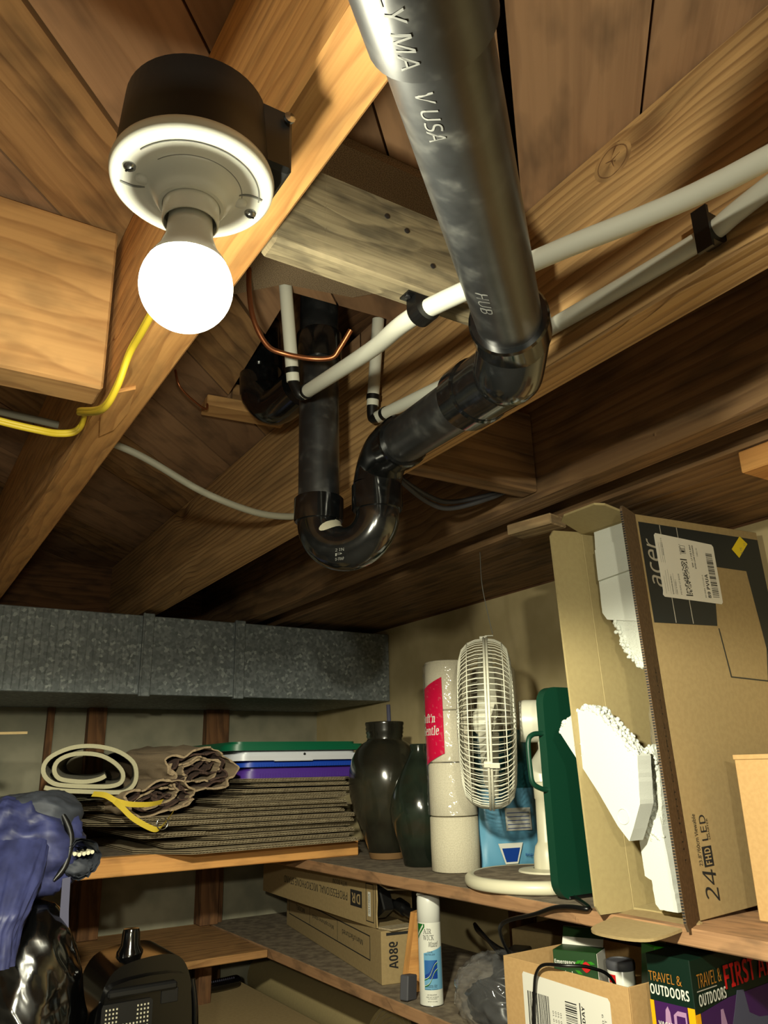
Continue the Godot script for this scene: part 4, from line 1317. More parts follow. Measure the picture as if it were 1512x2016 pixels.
func build_right_shelf_things() -> void:
	var y0 := -0.2217
	var b := MB.new()
	var at := Vector3(1.171, y0, -1.85)
	var t := thing("clay_jar", at, "large dark glazed clay jar with ribbed neck at the shelf corner", "jar")
	var pr := [[0.0, 0.0], [0.043, 0.0], [0.045, 0.003], [0.052, 0.03], [0.070, 0.075], [0.086, 0.115], [0.096, 0.155], [0.099, 0.19], [0.097, 0.215], [0.090, 0.245], [0.078, 0.268], [0.062, 0.284], [0.050, 0.290], [0.047, 0.296], [0.0500, 0.302], [0.0485, 0.307], [0.0515, 0.312], [0.0500, 0.317], [0.0520, 0.322], [0.0505, 0.328], [0.053, 0.334], [0.052, 0.339], [0.045, 0.340], [0.041, 0.335], [0.042, 0.30]]
	b.lathe(pr, 56, Transform3D(Basis.IDENTITY, at))
	var jb := part("jar_body", b, M.glaze, t)
	b = MB.new(); b.lathe([[0.0432, 0.0005], [0.0455, 0.0032], [0.0488, 0.016], [0.0492, 0.0165]], 56, Transform3D(Basis.IDENTITY, at))
	part("bare_foot", b, M.bare_clay, jb)
	b = MB.new(); b.tube([at + Vector3(0.012, 0.24, 0.01), at + Vector3(0.006, 0.385, 0.012)], 0.0055, 14)
	solo("glass_tube", b, M.strap_grey, at + Vector3(0.01, 0.24, 0.01), "short grey tube standing up out of the large jar", "tube")
	at = Vector3(1.150, y0, -1.662)
	t = thing("clay_bottle", at, "smaller dark green glazed bottle in front of the large jar", "bottle")
	b = MB.new()
	b.lathe([[0.0, 0.0], [0.042, 0.0], [0.044, 0.003], [0.047, 0.02], [0.060, 0.06], [0.072, 0.10], [0.075, 0.125], [0.070, 0.155], [0.056, 0.19], [0.040, 0.22], [0.026, 0.245], [0.020, 0.262], [0.022, 0.272], [0.020, 0.276], [0.014, 0.275], [0.013, 0.25]], 48, Transform3D(Basis.IDENTITY, at))
	part("bottle_body", b, M.glaze_green, t)
	tissue_pack(Vector3(1.145, y0, -1.523), "stack of toilet rolls in plastic wrap with a pink label", true)
	tissue_pack(Vector3(1.340, y0, -1.585), "plain wrapped stack of toilet rolls against the wall behind the fan", false)
	# pale blue plastic pack
	t = thing("plastic_pack", Vector3(1.245, y0, -1.455), "pale blue and teal plastic pack leaning behind the fan", "pack")
	var X := Transform3D(Basis(Vector3.UP, -0.25) * Basis(Vector3.RIGHT, -0.05), Vector3(1.245, y0, -1.45))
	var pk := func(lo: float, hi: float, z: float) -> MB:
		var q := MB.new()
		for s in [-1.0, 1.0]:
			q.grid(func(u, v):
				var yy := lerpf(lo, hi, v)
				var ed := pow(sin(PI * clampf(u, 0.0, 1.0)), 0.4) * pow(sin(PI * clampf(yy / 0.30, 0.0, 1.0)), 0.3)
				return X * Vector3((u - 0.5) * 0.145, yy, s * (0.003 + (0.020 + z) * ed) + 0.0015 * sin(u * 23.0 + yy * 60.0)), 22, 20, X * Vector3(0, 0.12, 0))
		return q
	part("pack_lower", pk.call(0.0, 0.175, 0.0), M.pack_blue, t)
	part("pack_upper", pk.call(0.17, 0.30, 0.001), M.pack_teal, t)
	b = MB.new()
	for s in [[-0.045, 0.012, 0.050, 0.045]]:
		b.slab(PackedVector2Array([Vector2(-0.042, 0.056), Vector2(0.018, 0.056), Vector2(0.002, 0.014), Vector2(-0.028, 0.014)]), 0.001, X * Transform3D(Basis.IDENTITY, Vector3(0, 0, 0.0262)))
	b.slab(PackedVector2Array([Vector2(-0.019, 0.081), Vector2(0.044, 0.081), Vector2(0.044, 0.128), Vector2(-0.019, 0.128)]), 0.001, X * Transform3D(Basis.IDENTITY, Vector3(0, 0, 0.0262)))
	part("white_badge", b, M.print_white, t)
	b = MB.new()
	b.slab(PackedVector2Array([Vector2(-0.034, 0.046), Vector2(0.010, 0.046), Vector2(0.0, 0.018), Vector2(-0.026, 0.018)]), 0.001, X * Transform3D(Basis.IDENTITY, Vector3(0, 0, 0.0268)))
	for i in 5: b.slab(PackedVector2Array([Vector2(-0.015, 0.085 + i * 0.008), Vector2(0.04, 0.085 + i * 0.008), Vector2(0.04, 0.0865 + i * 0.008), Vector2(-0.015, 0.0865 + i * 0.008)]), 0.001, X * Transform3D(Basis.IDENTITY, Vector3(0, 0, 0.0268)))
	letters("Regular", 0.035, 0.008, flat(X * Transform3D(Basis.IDENTITY, Vector3(0.022, 0.026, 0.0265))), b)
	part("badge_print", b, M.can_blue, t)
	build_fan()
	# dark green case standing on edge
	t = thing("green_case", Vector3(1.12, y0, -1.085), "dark green flat plastic case with a loop handle, standing behind the open carton", "case")
	b = MB.new()
	var o := rrect(0.21, 0.356, 0.03, 6)
	b.slab(o, 0.018, Transform3D(Basis.IDENTITY, Vector3(1.128, -0.0435, -1.085)), 1.0, true)
	part("case_shell", b, M.tray_green, t)
	b = MB.new()
	b.tube(smooth([Vector3(1.026, 0.052, -1.085), Vector3(1.000, 0.050, -1.085), Vector3(0.988, 0.036, -1.085), Vector3(0.988, -0.01, -1.085), Vector3(0.992, -0.032, -1.085), Vector3(1.012, -0.042, -1.085), Vector3(1.026, -0.044, -1.085)], 6), 0.0045, 12)
	part("loop_handle", b, M.tray_green, t)
	b = MB.new(); b.box(Vector3(1.12, y0 + 0.003, -1.088), Vector3(0.15, 0.006, 0.028), 0.002)
	part("foot", b, M.black_plastic, t)
	# plain carton at the right
	t = thing("plain_carton", Vector3(1.25, y0, -0.6), "plain tan carton at the right edge, on the upper shelf", "carton")
	b = MB.new(); b.span(Vector3(1.112, y0, -0.768), Vector3(1.40, 0.003, -0.42), 0.002)
	part("carton_body", b, M.card_tan, t)
	b = MB.new(); b.span(Vector3(1.110, -0.001, -0.768), Vector3(1.1125, 0.006, -0.42), 0.0008)
	part("top_flap_edge", b, M.card_tan, t)

func build_fan() -> void:
	var y0 := -0.2217
	var c := Vector3(1.128, y0, -1.238)
	var t := thing("table_fan", c, "white oscillating table fan seen edge-on, on a round base", "fan")
	var b := MB.new()
	b.lathe([[0.0, 0.001], [0.136, 0.001], [0.141, 0.004], [0.143, 0.010], [0.142, 0.018], [0.137, 0.0225], [0.130, 0.024], [0.127, 0.0225], [0.0, 0.0225]], 72, Transform3D(Basis.IDENTITY, c))
	var fb := part("fan_base", b, M.cream, t)
	var pc := c + Vector3(0.026, 0, 0.002)
	b = MB.new(); b.lathe([[0.060, 0.022], [0.058, 0.0265], [0.03, 0.029]], 40, Transform3D(Basis.IDENTITY, pc))
	part("raised_boss", b, M.cream, fb)
	b = MB.new(); b.lathe([[0.0, 0.0228], [0.125, 0.0228], [0.125, 0.0232], [0.0, 0.0234]], 60, Transform3D(Basis.IDENTITY, c))
	part("dust_film", b, M.dusty, fb)
	b = MB.new()
	b.lathe([[0.0285, 0.026], [0.0275, 0.05], [0.0235, 0.068], [0.0190, 0.074], [0.0175, 0.078], [0.0165, 0.13], [0.0160, 0.155], [0.0175, 0.156], [0.0185, 0.20], [0.0, 0.20]], 32, Transform3D(Basis.IDENTITY, pc))
	part("pole", b, M.cream, t)
	var rc := Vector3(1.052, 0.084, -1.268)
	var ax := Vector3(-0.768, 0.02, -0.64).normalized()       # the way the fan blows
	var R := 0.166
	var X := Transform3D(Basis(ax, PI), rc)
	var s1 := ax.cross(Vector3.UP).normalized()
	X = Transform3D(Basis(s1, ax, s1.cross(ax)), rc)
	# motor housing behind the cage, and neck
	b = MB.new()
	b.lathe([[0.0, -0.165], [0.028, -0.163], [0.038, -0.155], [0.041, -0.140], [0.0415, -0.075], [0.040, -0.062], [0.0, -0.062]], 36, X)
	var mo := part("motor_housing", b, M.fan_white, t)
	b = MB.new()
	b.tube([rc - ax * 0.12 + Vector3(0, 0.036, 0), rc - ax * 0.12 + Vector3(0, 0.062, 0)], 0.006, 14)
	part("knob", b, M.fan_white, mo)
	b = MB.new()
	var nk := rc - ax * 0.115
	b.tube(smooth([nk + Vector3(0, -0.03, 0), nk + Vector3(0.0, -0.06, 0), pc + Vector3(0, 0.215, 0), pc + Vector3(0, 0.185, 0)], 5), 0.0215, 24)
	part("neck", b, M.fan_white, t)
	# blades
	b = MB.new(); b.lathe([[0.0, 0.032], [0.018, 0.030], [0.026, 0.022], [0.028, -0.01], [0.0, -0.012]], 28, X)
	part("blade_hub", b, M.fan_white, t)
	for k in 4:
		b = MB.new()
		for s in [0.0, 0.0022]:
			b.grid(func(u, v):
				var rr := lerpf(0.024, 0.146, v)
				var w: float = (0.45 + 0.75 * sin(PI * clampf(v * 0.75 + 0.12, 0, 1))) * (1.0 - 0.25 * v)
				var an: float = TAU * k / 4.0 + (u - 0.5) * w + v * 0.35
				return X * Vector3(cos(an) * rr, (u - 0.5) * 0.040 * (1.0 - 0.35 * v) + s, sin(an) * rr), 10, 12, rc)
		part("blade", b, M.fan_white, t)
	# wire cage: two domes
	for side in [["front_cage", 1.0, 0.060], ["rear_cage", -1.0, 0.052]]:
		b = MB.new()
		var sg: float = side[1]
		var dp: float = side[2]
		for k in 84:
			var an := TAU * k / 84.0
			var d := Vector3(cos(an), 0, sin(an))
			var p := []
			for q in [[1.0, 0.004], [0.985, 0.35], [0.945, 0.62], [0.87, 0.82], [0.74, 0.93], [0.55, 0.98], [0.24, 1.0]]:
				p.append(X * (d * R * q[0] + Vector3(0, sg * (dp * q[1]), 0)))
			b.tube(p, 0.00105, 5, false)
		for q in [[0.945, 0.62], [0.74, 0.93], [0.5, 0.985]]:
			var p := []
			for k in 61: p.append(X * Vector3(cos(TAU * k / 60) * R * q[0], sg * dp * q[1], sin(TAU * k / 60) * R * q[0]))
			b.tube(p, 0.0012, 5, false)
		var cg := part(side[0], b, M.fan_white, t)
		cg.set_meta("kind", "stuff")
		b = MB.new()
		b.lathe([[0.0, sg * (dp + 0.004)], [R * 0.22, sg * (dp + 0.003)], [R * 0.25, sg * dp], [R * 0.25, sg * (dp - 0.003)], [0.0, sg * (dp - 0.004)]], 36, X)
		part("cage_badge", b, M.fan_white, t)
	for sg in [-1.0, 1.0]:
		b = MB.new()
		var p := []
		for k in 81: p.append(X * Vector3(cos(TAU * k / 80) * (R + 0.001), sg * 0.0028, sin(TAU * k / 80) * (R + 0.001)))
		b.tube(p, 0.0024, 8, false)
		part("rim_ring", b, M.fan_white, t)
	for an in [[0.0, "top"], [2.1, ""], [4.2, ""]]:
		b = MB.new()
		var up := Vector3.UP.rotated(ax, an[0])
		var q: Vector3 = rc + up * (R + 0.003)
		b.box(q, Vector3(0.010, 0.007, 0.016), 0.001, Basis(up.cross(ax), up, ax).orthonormalized())
		b.box(q + up * 0.004 - ax * 0.012, Vector3(0.010, 0.002, 0.018), 0.0006, Basis(up.cross(ax), up, ax).orthonormalized())
		part("rim_clip", b, M.fan_white, t)

# ------------------------------------------------------------------ opened monitor carton
func build_monitor_box() -> void:
	var U := Vector3(-0.043, 0.999, 0).normalized()
	var X := Transform3D(Basis(Vector3(U.y, -U.x, 0), U, Vector3.BACK), Vector3(1.05, -0.2213, -0.8825))
	var t := thing("open_carton", X.origin, "tall opened monitor carton standing on end with dark printed panel", "carton")
	var H := 0.615
	var z := 0.0625
	var D := 0.342
	var pan := func(a: Vector3, c: Vector3) -> MB:
		var q := MB.new()
		q.box(X * ((a + c) * 0.5), (c - a).abs(), 0.0008, X.basis)
		return q
	part("front_panel", pan.call(Vector3(0, 0, z - 0.004), Vector3(D, H, z)), M.card, t)
	part("back_panel", pan.call(Vector3(0, 0, -z), Vector3(D, H, -z + 0.004)), M.card_in, t)
	part("end_panel", pan.call(Vector3(D - 0.004, 0, -z + 0.004), Vector3(D, H, z - 0.004)), M.card_in, t)
	part("top_panel", pan.call(Vector3(0, H - 0.004, -z + 0.004), Vector3(D - 0.004, H, z - 0.004)), M.card_in, t)
	part("bottom_panel", pan.call(Vector3(0, 0, -z + 0.004), Vector3(D - 0.004, 0.004, z - 0.004)), M.card_in, t)
	# flaps
	var flap := func(o: PackedVector2Array, xf: Transform3D, m: Material, called: String) -> MeshInstance3D:
		var q := MB.new()
		q.slab(o, 0.004, xf)
		return part(called, q, m, t)
	# long back flap, folded straight out
	var fb := PackedVector2Array([Vector2(0, 0), Vector2(0, H), Vector2(0.064, H - 0.002), Vector2(0.072, H - 0.012), Vector2(0.076, 0.016), Vector2(0.068, 0.003)])
	flap.call(fb, X * frame(Vector3(-0.001, 0, -z + 0.002), Vector3(-1, 0, -0.06), Vector3.UP), M.card_in, "back_flap")
	# long front flap, its printed outside toward the viewer
	var fd := Vector3(-0.92, 0, 0.40)
	var ff := PackedVector2Array([Vector2(0, 0.0), Vector2(0, H), Vector2(0.066, H), Vector2(0.072, H - 0.006), Vector2(0.072, 0.01), Vector2(0.062, -0.002), Vector2(0.02, -0.002)])
	var fx := X * frame(Vector3(0, 0, z - 0.002), fd, Vector3.UP)
	var fp = flap.call(ff, fx, M.card_brown, "front_flap")
	# corrugated edge of that flap
	var b := MB.new()
	for i in 150: b.box(fx * Vector3(0.0722, 0.012 + i * (H - 0.02) / 150.0, 0), Vector3(0.0012, 0.002, 0.0034), 0, fx.basis)
	part("corrugated_edge", b, M.ink, fp)
	b = MB.new()
	var fz := -1.0 if fx.basis.z.dot(-X.origin) < 0.0 else 1.0
	var mk := func(s: String, x: float, y: float, w: float, h: float) -> void:
		var f2 := func(q: Vector2) -> Vector3: return fx * Vector3(x - q.y if fz > 0 else x + q.y - h, y + q.x, fz * 0.0024)
		letters(s, w, h, f2, b)
	mk.call("1 H LIGHT DOUBLE TO USE", 0.030, 0.08, 0.28, 0.006)
	part("flap_print", b, M.ink, fp)
	# top and bottom end flaps
	var tf := PackedVector2Array([Vector2(-0.058, 0), Vector2(0.058, 0), Vector2(0.052, 0.060), Vector2(0.040, 0.072), Vector2(-0.030, 0.072), Vector2(-0.048, 0.060)])
	flap.call(tf, X * frame(Vector3(0.0, H - 0.002, 0.0), Vector3(0, 0, 1), Vector3(-1, 0.26, 0.0)), M.card_in, "top_flap")
	var bf := PackedVector2Array(smooth2(V2([[-0.060, 0], [0.060, 0], [0.064, 0.03], [0.062, 0.085], [0.052, 0.108], [0.02, 0.119], [-0.03, 0.119], [-0.052, 0.100], [-0.058, 0.05]]), 4))
	flap.call(bf, X * frame(Vector3(-0.004, 0.0, 0.004), Vector3(0, 0, 1), Vector3(-1, -0.07, 0.0)), M.card, "bottom_flap")
	# print on the front panel
	var P := X * Transform3D(Basis.IDENTITY, Vector3(0, 0, z))
	var shape := func(o: Array, m: Material, called: String, lift: float, par: Node3D) -> MeshInstance3D:
		var q := MB.new()
		q.slab(PackedVector2Array(V2(o)), 0.0004, P * Transform3D(Basis.IDENTITY, Vector3(0, 0, lift)))
		return part(called, q, m, par)
	var fpn: Node3D = t.get_node("front_panel")
	var nv: Node3D = shape.call([[0.005, 0.433], [0.005, 0.602], [0.34, 0.600], [0.34, 0.20], [0.322, 0.20], [0.300, 0.395], [0.285, 0.536], [0.187, 0.538], [0.168, 0.432]], M.print_navy, "dark_print", 0.0003, fpn)
	shape.call([[0.0585, 0.434], [0.0575, 0.601], [0.0590, 0.601], [0.060, 0.434]], M.print_silver, "pin_line", 0.0006, nv)
	shape.call([[0.1030, 0.434], [0.1020, 0.601], [0.1035, 0.601], [0.1045, 0.434]], M.print_silver, "pin_line", 0.0006, nv)
	shape.call([[0.170, 0.428], [0.180, 0.345], [0.286, 0.337], [0.2845, 0.3395], [0.1825, 0.347], [0.1725, 0.428]], M.print_navy, "outline_print", 0.0003, fpn)
	shape.call([[0.284, 0.337], [0.300, 0.395], [0.3025, 0.395], [0.2865, 0.337]], M.print_navy, "outline_print", 0.0003, fpn)
	var txt := func(s: String, x: float, y: float, w: float, h: float, m: Material, par: Node3D, lift := 0.0007, font := "Droid Sans", bold := false, lean := 0.0) -> void:
		var q := MB.new()
		letters(s, w, h, func(p: Vector2) -> Vector3: return P * Vector3(x - p.y, y + p.x + p.y * lean, lift), q, font, bold)
		part("lettering", q, m, par)
	txt.call("acer", 0.045, 0.492, 0.078, 0.028, M.print_silver, nv, 0.0006, "Droid Sans", false, 0.15)
	txt.call("24", 0.052, 0.020, 0.042, 0.030, M.ink, fpn, 0.0007, "Droid Sans", false, 0.2)
	txt.call("LED", 0.048, 0.104, 0.036, 0.014, M.ink, fpn)
	txt.call("SMARTER", 0.0535, 0.104, 0.030, 0.0035, M.ink, fpn)
	txt.call("23.8\"/60cm Viewable", 0.026, 0.071, 0.072, 0.008, M.ink, fpn)
	var fh: Node3D = shape.call([[0.030, 0.068], [0.052, 0.068], [0.052, 0.096], [0.030, 0.096]], M.ink, "print_block", 0.0004, fpn)
	txt.call("FHD", 0.048, 0.0705, 0.023, 0.014, M.card, fh, 0.0009, "Droid Sans", true)
	# sticker
	var so := [[0.039, 0.487], [0.037, 0.480], [0.041, 0.4765], [0.191, 0.4705], [0.195, 0.474], [0.197, 0.574], [0.193, 0.578], [0.043, 0.5855], [0.039, 0.582]]
	var st: Node3D = shape.call(so, M.paper_white, "shipping_sticker", 0.0010, t)
	b = MB.new()
	var Q := func(m: MB, x: float, y: float, w: float, h: float) -> void:
		m.quad(P * Vector3(x, y, 0.0014), P * Vector3(x + w, y, 0.0014), P * Vector3(x + w, y + h, 0.0014), P * Vector3(x, y + h, 0.0014), P.basis.z)
	var y := 0.482
	while y < 0.562:
		var w = [0.0006, 0.0012, 0.0018, 0.0009][rng.randi() % 4]
		Q.call(b, 0.170, y, 0.018, w)
		y += w + [0.0006, 0.0010, 0.0016][rng.randi() % 3]
	for i in 26:
		for k in 12:
			if rng.randf() < 0.5: Q.call(b, 0.098 + k * 0.0014, 0.484 + i * 0.0022, 0.0014, 0.0018)
	Q.call(b, 0.097, 0.481, 0.018, 0.002)
	Q.call(b, 0.097, 0.543, 0.018, 0.002)
	part("bar_code", b, M.ink, st)
	b = MB.new()
	for s in [["89 PVUA", 0.165, 0.480, 0.042, 0.0085, true], ["E", 0.113, 0.557, 0.008, 0.009, true], ["WW - LT STR S BNP", 0.131, 0.532, 0.040, 0.004, true], ["EXTRA LOAD STANDARD", 0.138, 0.530, 0.042, 0.004, true], ["SO 0085 1313 6515", 0.152, 0.480, 0.040, 0.0035, false], ["MAINTAIN BLACK", 0.066, 0.482, 0.030, 0.0035, false], ["CERE M BND C", 0.076, 0.482, 0.026, 0.0035, false], ["PRONTO UT BASSI", 0.087, 0.482, 0.036, 0.0035, false], ["P.VOID 1", 0.103, 0.553, 0.018, 0.0035, false], ["DSD22 WATCH 0", 0.056, 0.548, 0.030, 0.003, false], ["PAROL RO", 0.148, 0.553, 0.015, 0.0035, false]]:
		letters(s[0], s[3], s[4], func(p: Vector2) -> Vector3: return P * Vector3(s[1] - p.y, s[2] + p.x, 0.0014), b, "Droid Sans", s[5])
	for ln in [[0.102, 0.555, 0.0135, 0.0006], [0.102, 0.5685, 0.0135, 0.0006], [0.102, 0.555, 0.0006, 0.0135], [0.1150, 0.555, 0.0006, 0.0141]]: Q.call(b, ln[0], ln[1], ln[2], ln[3])
	part("sticker_print", b, M.ink, st)
	b = MB.new()
	for i in 5: Q.call(b, 0.046 + i * 0.006, 0.482 + 0.004 * (i % 2), 0.0006, 0.03 + 0.006 * (i % 3))
	for i in 3: Q.call(b, 0.046 + i * 0.005, 0.535, 0.0006, 0.035)
	part("sticker_rule", b, M.ink_grey, st)
	var ys: Node3D = shape.call([[0.284, 0.602], [0.304, 0.589], [0.270, 0.560], [0.252, 0.575]], M.sticker_yellow, "price_sticker", 0.0010, t)
	b = MB.new()
	for s in [["9.75", 0.284, 0.568, 0.012, 0.007], ["15", 0.297, 0.584, 0.006, 0.006]]:
		letters(s[0], s[3], s[4], func(p: Vector2) -> Vector3: return P * Vector3(s[1] - p.y, s[2] + p.x, 0.0014), b)
	part("price_lettering", b, M.ink_grey, ys)
	# white foam pieces
	var rough := func(o: Array, sd: int, amp: float, from: int, to: int) -> PackedVector2Array:
		var r := PackedVector2Array()
		var q := RandomNumberGenerator.new()
		q.seed = sd
		for i in o.size():
			var a := Vector2(o[i][0], o[i][1])
			var e := Vector2(o[(i + 1) % o.size()][0], o[(i + 1) % o.size()][1])
			r.append(a)
			if i >= from and i <= to:
				var n := maxi(int(a.distance_to(e) / 0.006), 1)
				for k in range(1, n): r.append(a.lerp(e, float(k) / n) + Vector2(q.randf() - 0.5, q.randf() - 0.5) * amp)
		return r
	# outlines in (z, y); thickness along x
	var F := func(x: float) -> Transform3D: return Transform3D(Basis(Vector3.BACK, Vector3.UP, Vector3.LEFT), Vector3(x, 0, 0))
	var beads := func(m: MB, path: Array, x0: float, wx: float, spread: float, n: int, sd: int) -> void:
		var q := RandomNumberGenerator.new()
		q.seed = sd
		for i in n:
			var f := q.randf() * (path.size() - 1.001)
			var k := int(f)
			var p := Vector2(path[k][0], path[k][1]).lerp(Vector2(path[k + 1][0], path[k + 1][1]), f - k)
			var c := Vector3(x0 + wx * pow(q.randf(), 1.6), p.y + (q.randf() - 0.5) * spread, p.x + (q.randf() - 0.5) * spread)
			var r := 0.0024 + 0.0020 * q.randf()
			m.lathe([[0.0, -r], [r * 0.75, -r * 0.6], [r, 0.0], [r * 0.75, r * 0.6], [0.0, r]], 8, Transform3D(Basis(Vector3(q.randf(), q.randf(), q.randf() + 0.1).normalized(), q.randf() * 3.0), c))
	var ft := thing("foam_block", Vector3(1.08, 0.15, -0.88), "white foam end block in the top of the open carton", "packing foam", "foam packing pieces")
	b = MB.new(); b.slab(rough.call([[-0.924, 0.352], [-0.922, 0.395], [-0.915, 0.402], [-0.835, 0.398], [-0.835, 0.215], [-0.915, 0.232], [-0.924, 0.245]], 3, 0.0006, 0, 6), 0.10, F.call(1.085))
	b.slab(PackedVector2Array([Vector2(-0.919, 0.30), Vector2(-0.919, 0.355), Vector2(-0.84, 0.362), Vector2(-0.84, 0.305)]), 0.10, F.call(1.078))
	part("foam_body", b, M.foam, ft)
	b = MB.new(); b.slab(rough.call([[-0.905, 0.232], [-0.84, 0.24], [-0.838, 0.150], [-0.858, 0.147], [-0.875, 0.162], [-0.888, 0.182]], 4, 0.003, 2, 5), 0.06, F.call(1.068))
	beads.call(b, [[-0.903, 0.228], [-0.886, 0.182], [-0.872, 0.162], [-0.858, 0.148], [-0.842, 0.150]], 1.036, 0.012, 0.010, 150, 11)
	part("torn_foam", b, M.foam_torn, ft)
	ft = thing("foam_block", Vector3(0.985, 0.0, -0.9), "broken white foam slab leaning out of the open carton", "packing foam", "foam packing pieces")
	b = MB.new()
	var ol := [[-0.990, 0.050], [-0.980, 0.066], [-0.930, 0.087], [-0.908, 0.083], [-0.832, 0.008], [-0.838, -0.06], [-0.856, -0.095], [-0.866, -0.112], [-0.885, -0.092], [-0.916, -0.046]]
	b.slab(rough.call(ol, 6, 0.0008, 0, 4), 0.030, Transform3D(Basis(Vector3.BACK, Vector3.UP, Vector3.LEFT) * Basis(Vector3.UP, 0.10), Vector3(0.988, 0, 0.09)).translated_local(Vector3(0.0, 0, 0)) if false else F.call(0.988))
	part("foam_body", b, M.foam, ft)
	b = MB.new()
	beads.call(b, [[-0.930, 0.0850], [-0.907, 0.0815], [-0.872, 0.047], [-0.835, 0.008]], 0.974, 0.030, 0.006, 190, 5)
	part("torn_foam", b, M.foam_torn, ft)
	b = MB.new()
	beads.call(b, [[-0.988, 0.050], [-0.978, 0.065], [-0.930, 0.0865]], 0.974, 0.030, 0.005, 110, 6)
	part("torn_foam", b, M.foam_torn, ft)
	for q in [[-0.951, 0.020, 0.011], [-0.872, -0.078, 0.011]]:
		b = MB.new()
		var rp := []
		for i in 25: rp.append(Vector3(0.9725, q[1] + sin(TAU * i / 24) * q[2], q[0] + cos(TAU * i / 24) * q[2]))
		b.tube(rp, 0.0008, 6, false)
		part("moulded_ring", b, M.foam, ft)
	ft = thing("foam_block", Vector3(1.04, -0.21, -0.86), "upright white foam end block in the bottom of the open carton", "packing foam", "foam packing pieces")
	b = MB.new()
	b.slab(rough.call([[-0.890, -0.100], [-0.845, -0.08], [-0.834, -0.209], [-0.866, -0.209], [-0.873, -0.202], [-0.875, -0.170], [-0.887, -0.165]], 12, 0.001, 0, 6), 0.08, F.call(1.062))
	part("foam_body", b, M.foam, ft)
	b = MB.new()
	b.slab(rough.call([[-0.845, 0.025], [-0.860, 0.008], [-0.872, -0.046], [-0.887, -0.084], [-0.890, -0.104], [-0.845, -0.112], [-0.838, -0.02]], 13, 0.002, 0, 5), 0.06, F.call(1.055))
	beads.call(b, [[-0.845, 0.022], [-0.858, 0.004], [-0.869, -0.046], [-0.884, -0.084], [-0.882, -0.104], [-0.848, -0.112]], 1.023, 0.012, 0.012, 190, 12)
	beads.call(b, [[-0.850, 0.010], [-0.862, -0.050], [-0.870, -0.095]], 1.023, 0.004, 0.022, 160, 14)
	part("torn_foam", b, M.foam_torn, ft)
	b = MB.new()
	blob(b, Vector3(1.075, 0.03, -0.855), Vector3(0.03, 0.065, 0.014), 0.012, Vector3(60, 20, 60), 4, 0.8, 30, 20)
	solo("plastic_film", b, M.film, Vector3(1.075, 0.03, -0.855), "crumpled clear plastic film inside the open carton", "plastic film")

# ------------------------------------------------------------------ lower right shelf
func open_box(b: MB, w: float, h: float, d: float, X: Transform3D, th := 0.003) -> void:
	for s in [-1.0, 1.0]:
		b.box(X * Vector3(s * (w - th) / 2, h / 2, 0), Vector3(th, h, d), 0.0006, X.basis)
		b.box(X * Vector3(0, h / 2, s * (d - th) / 2), Vector3(w - 2 * th, h, th), 0.0006, X.basis)
	b.box(X * Vector3(0, th / 2, 0), Vector3(w - 2 * th, th, d - 2 * th), 0.0, X.basis)

